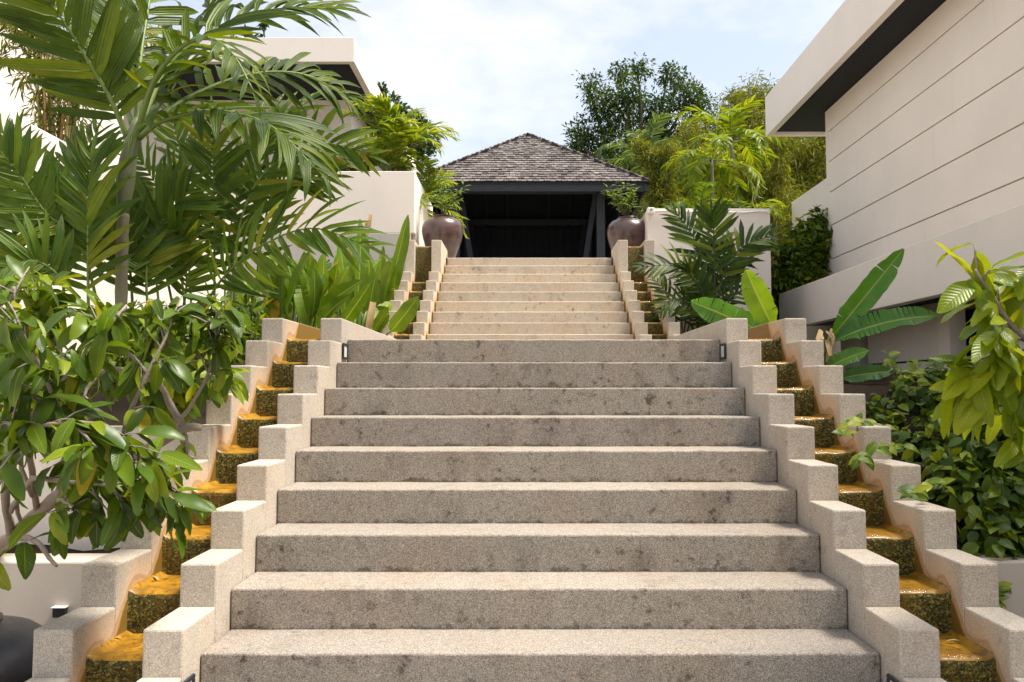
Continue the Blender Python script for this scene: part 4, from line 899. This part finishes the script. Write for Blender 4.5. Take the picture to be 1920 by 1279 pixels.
BR = [
 ([(-34, 1042, 4.16), (20, 1005, 3.9), (70, 965, 3.7), (105, 935, 3.5), (150, 900, 3.4), (220, 870, 3.4), (300, 830, 3.5), (345, 803, 3.5), (376, 805, 3.5)], .036, .017, 4),
 ([(345, 803, 3.5), (318, 762, 3.5), (290, 718, 3.45), (215, 690, 3.4), (180, 710, 3.4), (160, 745, 3.3)], .017, .006, 14),
 ([(290, 718, 3.45), (255, 672, 3.4), (200, 640, 3.3), (170, 600, 3.2)], .009, .004, 16),
 ([(20, 1005, 3.9), (10, 900, 3.3), (30, 780, 3.0), (28, 640, 2.8), (30, 540, 2.7)], .02, .006, 40),
 ([(70, 965, 3.7), (60, 880, 3.2), (50, 800, 2.9), (110, 720, 2.8), (170, 650, 2.8), (235, 575, 2.9)], .014, .005, 36),
 ([(105, 935, 3.5), (180, 905, 3.1), (240, 885, 2.9), (285, 905, 2.9), (325, 960, 2.9)], .013, .004, 30),
 ([(20, 960, 3.6), (60, 900, 3.0), (130, 905, 2.9), (200, 910, 2.9), (240, 950, 2.9)], .012, .004, 22),
 ([(300, 830, 3.5), (350, 770, 3.4), (392, 700, 3.4), (405, 640, 3.4), (400, 600, 3.4)], .010, .004, 40),
 ([(20, 1005, 3.9), (60, 1010, 3.5), (90, 1040, 3.35), (108, 1062, 3.3)], .014, .007, 0),
 ([(150, 900, 3.4), (120, 800, 3.0), (80, 700, 2.7), (30, 600, 2.5)], .012, .004, 34),
 ([(220, 870, 3.4), (240, 780, 3.2), (300, 650, 3.2), (330, 580, 3.3)], .010, .004, 32),
 ([(340, 830, 3.5), (345, 815, 3.5), (352, 850, 3.5), (361, 858, 3.5)], .012, .006, 0),
 ([(-20, 1010, 3.2), (-30, 1040, 3.0), (-10, 1050, 2.9)], .01, .004, 3),
 ([(150, 900, 3.4), (190, 850, 3.0), (210, 810, 2.8), (235, 840, 2.8), (250, 870, 2.8)], .009, .004, 18),
 ([(60, 930, 3.4), (40, 860, 3.0), (80, 800, 2.7), (140, 800, 2.7), (180, 840, 2.7)], .009, .004, 26),
 ([(105, 935, 3.5), (120, 940, 3.1), (140, 950, 2.9), (150, 960, 2.85)], .008, .004, 12),
 ([(40, 980, 3.7), (20, 900, 3.3), (-10, 830, 3.0), (20, 790, 2.8), (60, 850, 2.7)], .009, .004, 26),
 ([(105, 935, 3.5), (120, 870, 3.3), (160, 840, 3.1), (190, 870, 3.0), (200, 920, 3.0)], .009, .004, 24)]
leafy_tree(P(-34, 1042, 4.16), BR, 'glossy broad-leaved tree with bare grey branches at the left foreground', 131, G['tree'], .142, 5, extra=1.6)
BR3 = [
 ([(280, 1000, 4.6), (300, 860, 4.5), (345, 740, 4.4), (385, 660, 4.3), (410, 615, 4.2)], .016, .005, 34),
 ([(300, 860, 4.5), (290, 740, 4.4), (285, 660, 4.3), (300, 590, 4.2)], .010, .004, 40),
 ([(300, 860, 4.5), (250, 760, 4.3), (220, 680, 4.2), (200, 600, 4.1)], .010, .004, 40),
 ([(280, 900, 4.6), (200, 800, 4.3), (130, 700, 4.1), (90, 600, 4.0), (80, 540, 4.0)], .010, .004, 50),
 ([(280, 960, 4.6), (200, 880, 4.3), (110, 820, 4.1), (30, 740, 4.0), (0, 640, 4.0)], .010, .004, 50),
 ([(345, 740, 4.4), (380, 720, 4.3), (405, 700, 4.2), (415, 715, 4.1)], .008, .004, 18),
 ([(300, 860, 4.5), (330, 800, 4.3), (310, 740, 4.2), (330, 680, 4.1)], .008, .004, 26)]
leafy_tree(P(280, 1000, 4.6), BR3, 'bright green leafy shrub between the foreground tree and the left stepped wall', 137, G['shrubby'], .15, 5, extra=2.6)
BR2 = [
 ([(2114, 1000, 3.6), (2064, 820, 3.2), (1984, 700, 2.95), (1924, 640, 2.85), (1874, 575, 2.8), (1826, 505, 2.75)], .02, .005, 34),
 ([(1984, 700, 2.95), (1934, 680, 2.8), (1894, 660, 2.75), (1849, 650, 2.75)], .008, .004, 32),
 ([(2024, 760, 3.1), (1964, 730, 2.9), (1914, 715, 2.8), (1864, 720, 2.8)], .008, .004, 32),
 ([(2064, 820, 3.2), (2004, 790, 3.0), (1954, 780, 2.9), (1919, 785, 2.9)], .008, .004, 17),
 ([(1984, 700, 2.95), (1964, 620, 2.9), (1949, 570, 2.85), (1924, 535, 2.85)], .007, .004, 17)]
leafy_tree(P(2080, 1000, 3.6), BR2, 'bright yellow-green leafy branch hanging in from the right edge', 133, G['bright'], .178, 5, start=.45, droop=1.1)

# ---------------------------------------------------------------- vine-like shrub at the right
rr = random.Random(141)
vr = empty('climbing_shrub', P(1800, 1040, 4.9), 'dense dark green climbing shrub spilling over the right stepped wall', 'shrub')
lob = [(P(x, y, Y), r) for x, y, Y, r in ((1700, 770, 5.4, .22), (1760, 760, 5.3, .26), (1830, 770, 5.0, .28), (1900, 780, 4.9, .3), (1680, 830, 5.0, .2), (1750, 840, 4.8, .28), (1830, 860, 4.6, .3), (1910, 870, 4.6, .32), (1760, 910, 4.5, .2), (1830, 940, 4.35, .26), (1900, 960, 4.3, .28), (1850, 1010, 4.15, .18), (1910, 1020, 4.15, .2), (1640, 790, 5.2, .14), (1740, 720, 5.6, .18), (1960, 900, 4.5, .3))]
smb = MB(); seeds = []
for c, r in lob:
    for _ in range(int(1300 * r * r) + 24):
        d = V((rr.gauss(0, 1), rr.gauss(-.5, 1), rr.gauss(.2, 1))).normalized(); seeds.append((c + d * r * rr.uniform(.55, 1.08), d))
for tr_ in ([(1680, 800, 4.9), (1640, 800, 4.4), (1600, 790, 4.0), (1582, 815, 3.9)], [(1740, 860, 4.6), (1690, 835, 4.2), (1640, 843, 3.85), (1610, 862, 3.75)], [(1800, 940, 4.3), (1760, 905, 3.9), (1722, 915, 3.5), (1705, 932, 3.4)], [(1690, 760, 5.3), (1680, 700, 5.3), (1665, 668, 5.2)], [(1760, 720, 5.3), (1720, 700, 5.2), (1690, 712, 5.1)], [(1880, 1060, 4.1), (1872, 1100, 3.9), (1866, 1130, 3.85)]):
    q = bez([P(*p) for p in tr_], 10); mb = MB(); mb.tube(q, [.006 - .0004 * i for i in range(11)], 4); mb.build('tendril', M_rach, vr, True)
    for i in range(2, 11):
        for s in (-1, 1): put_leaf(rr.choice(L_heart), G['shrubby'] if rr.random() < .7 else G['vine'], vr, q[i], V((s * rr.uniform(.3, 1), rr.uniform(-.6, .2), rr.uniform(-.6, .5))), (rr.gauss(0, .3), -.6, .8), rr.uniform(.055, .085))
seeds.sort(key=lambda t: t[0].y)
n_obj = 0
for i, (p, d) in enumerate(seeds):
    dd = d * .8 + V((rr.gauss(0, .5), rr.gauss(0, .5), rr.gauss(-.45, .5))); up = d + V((0, -.3, .9)); sc = rr.uniform(.065, .105); tp = rr.choice(L_heart)
    if n_obj < 190 and rr.random() < .3: put_leaf(tp, G['vine'], vr, p, dd, up, sc); n_obj += 1
    else: mb_leaf(smb, tp, p, dd, up, sc)
for c, r in lob:      # inner leaves that close the shrub
    for _ in range(60):
        d = V((rr.gauss(0, 1), rr.gauss(0, 1), rr.gauss(0, 1))).normalized(); mb_leaf(smb, L_heart[0], c + d * r * rr.uniform(.1, .6), V((rr.gauss(0, 1), rr.gauss(0, 1), rr.gauss(-.3, 1))), d + V((0, 0, .5)), rr.uniform(.08, .12))
tag(smb.build('foliage', G['vine'], vr, True), kind='stuff')
mb = MB()
for c, r in lob: mb.tube(bez([P(1800, 1040, 4.9), P(1800, 960, 4.95).lerp(c, .5), c], 6), [.016 - .0018 * i for i in range(7)], 5)
mb.build('stems', M_bark_d, vr, True)

# ---------------------------------------------------------------- fallen leaves in the cascade
fl = [((1799, 1201), 'pale fallen petal on the right cascade near the bottom'), ((287, 1081), 'small yellow fallen leaf on the left cascade'), ((228, 1195), 'yellow fallen leaf on the lowest visible left cascade step'), ((268, 1214), 'brown fallen leaf on the lip of the lowest left cascade step'), ((468, 1080), 'brown twig-like fallen leaf at the left end of a step')]
for (px, py), lab in fl:
    # nearest channel tread under that pixel
    best = None
    for n in range(-2, 9):
        zt = STEP_Z0 + n * RI + (.012 if px != 468 else .004); d = P(px, py, 1.0) - V((CX, 0, CZ)); 
        if d.z >= 0: continue
        Y = (zt - CZ) / d.z
        if STEP_Y0 + n * TR - .05 <= Y <= STEP_Y0 + (n + 1) * TR - .05: best = P(px, py, Y); break
    if best is None: best = P(px, py, 3.0)
    lf = put_leaf(L_small[0], M_dead, None, best, (R.uniform(-1, 1), R.uniform(-1, 1), .02), (0, 0, 1), .05, 'fallen_leaf'); tag(lf, lab, 'leaf', 'fallen leaves')
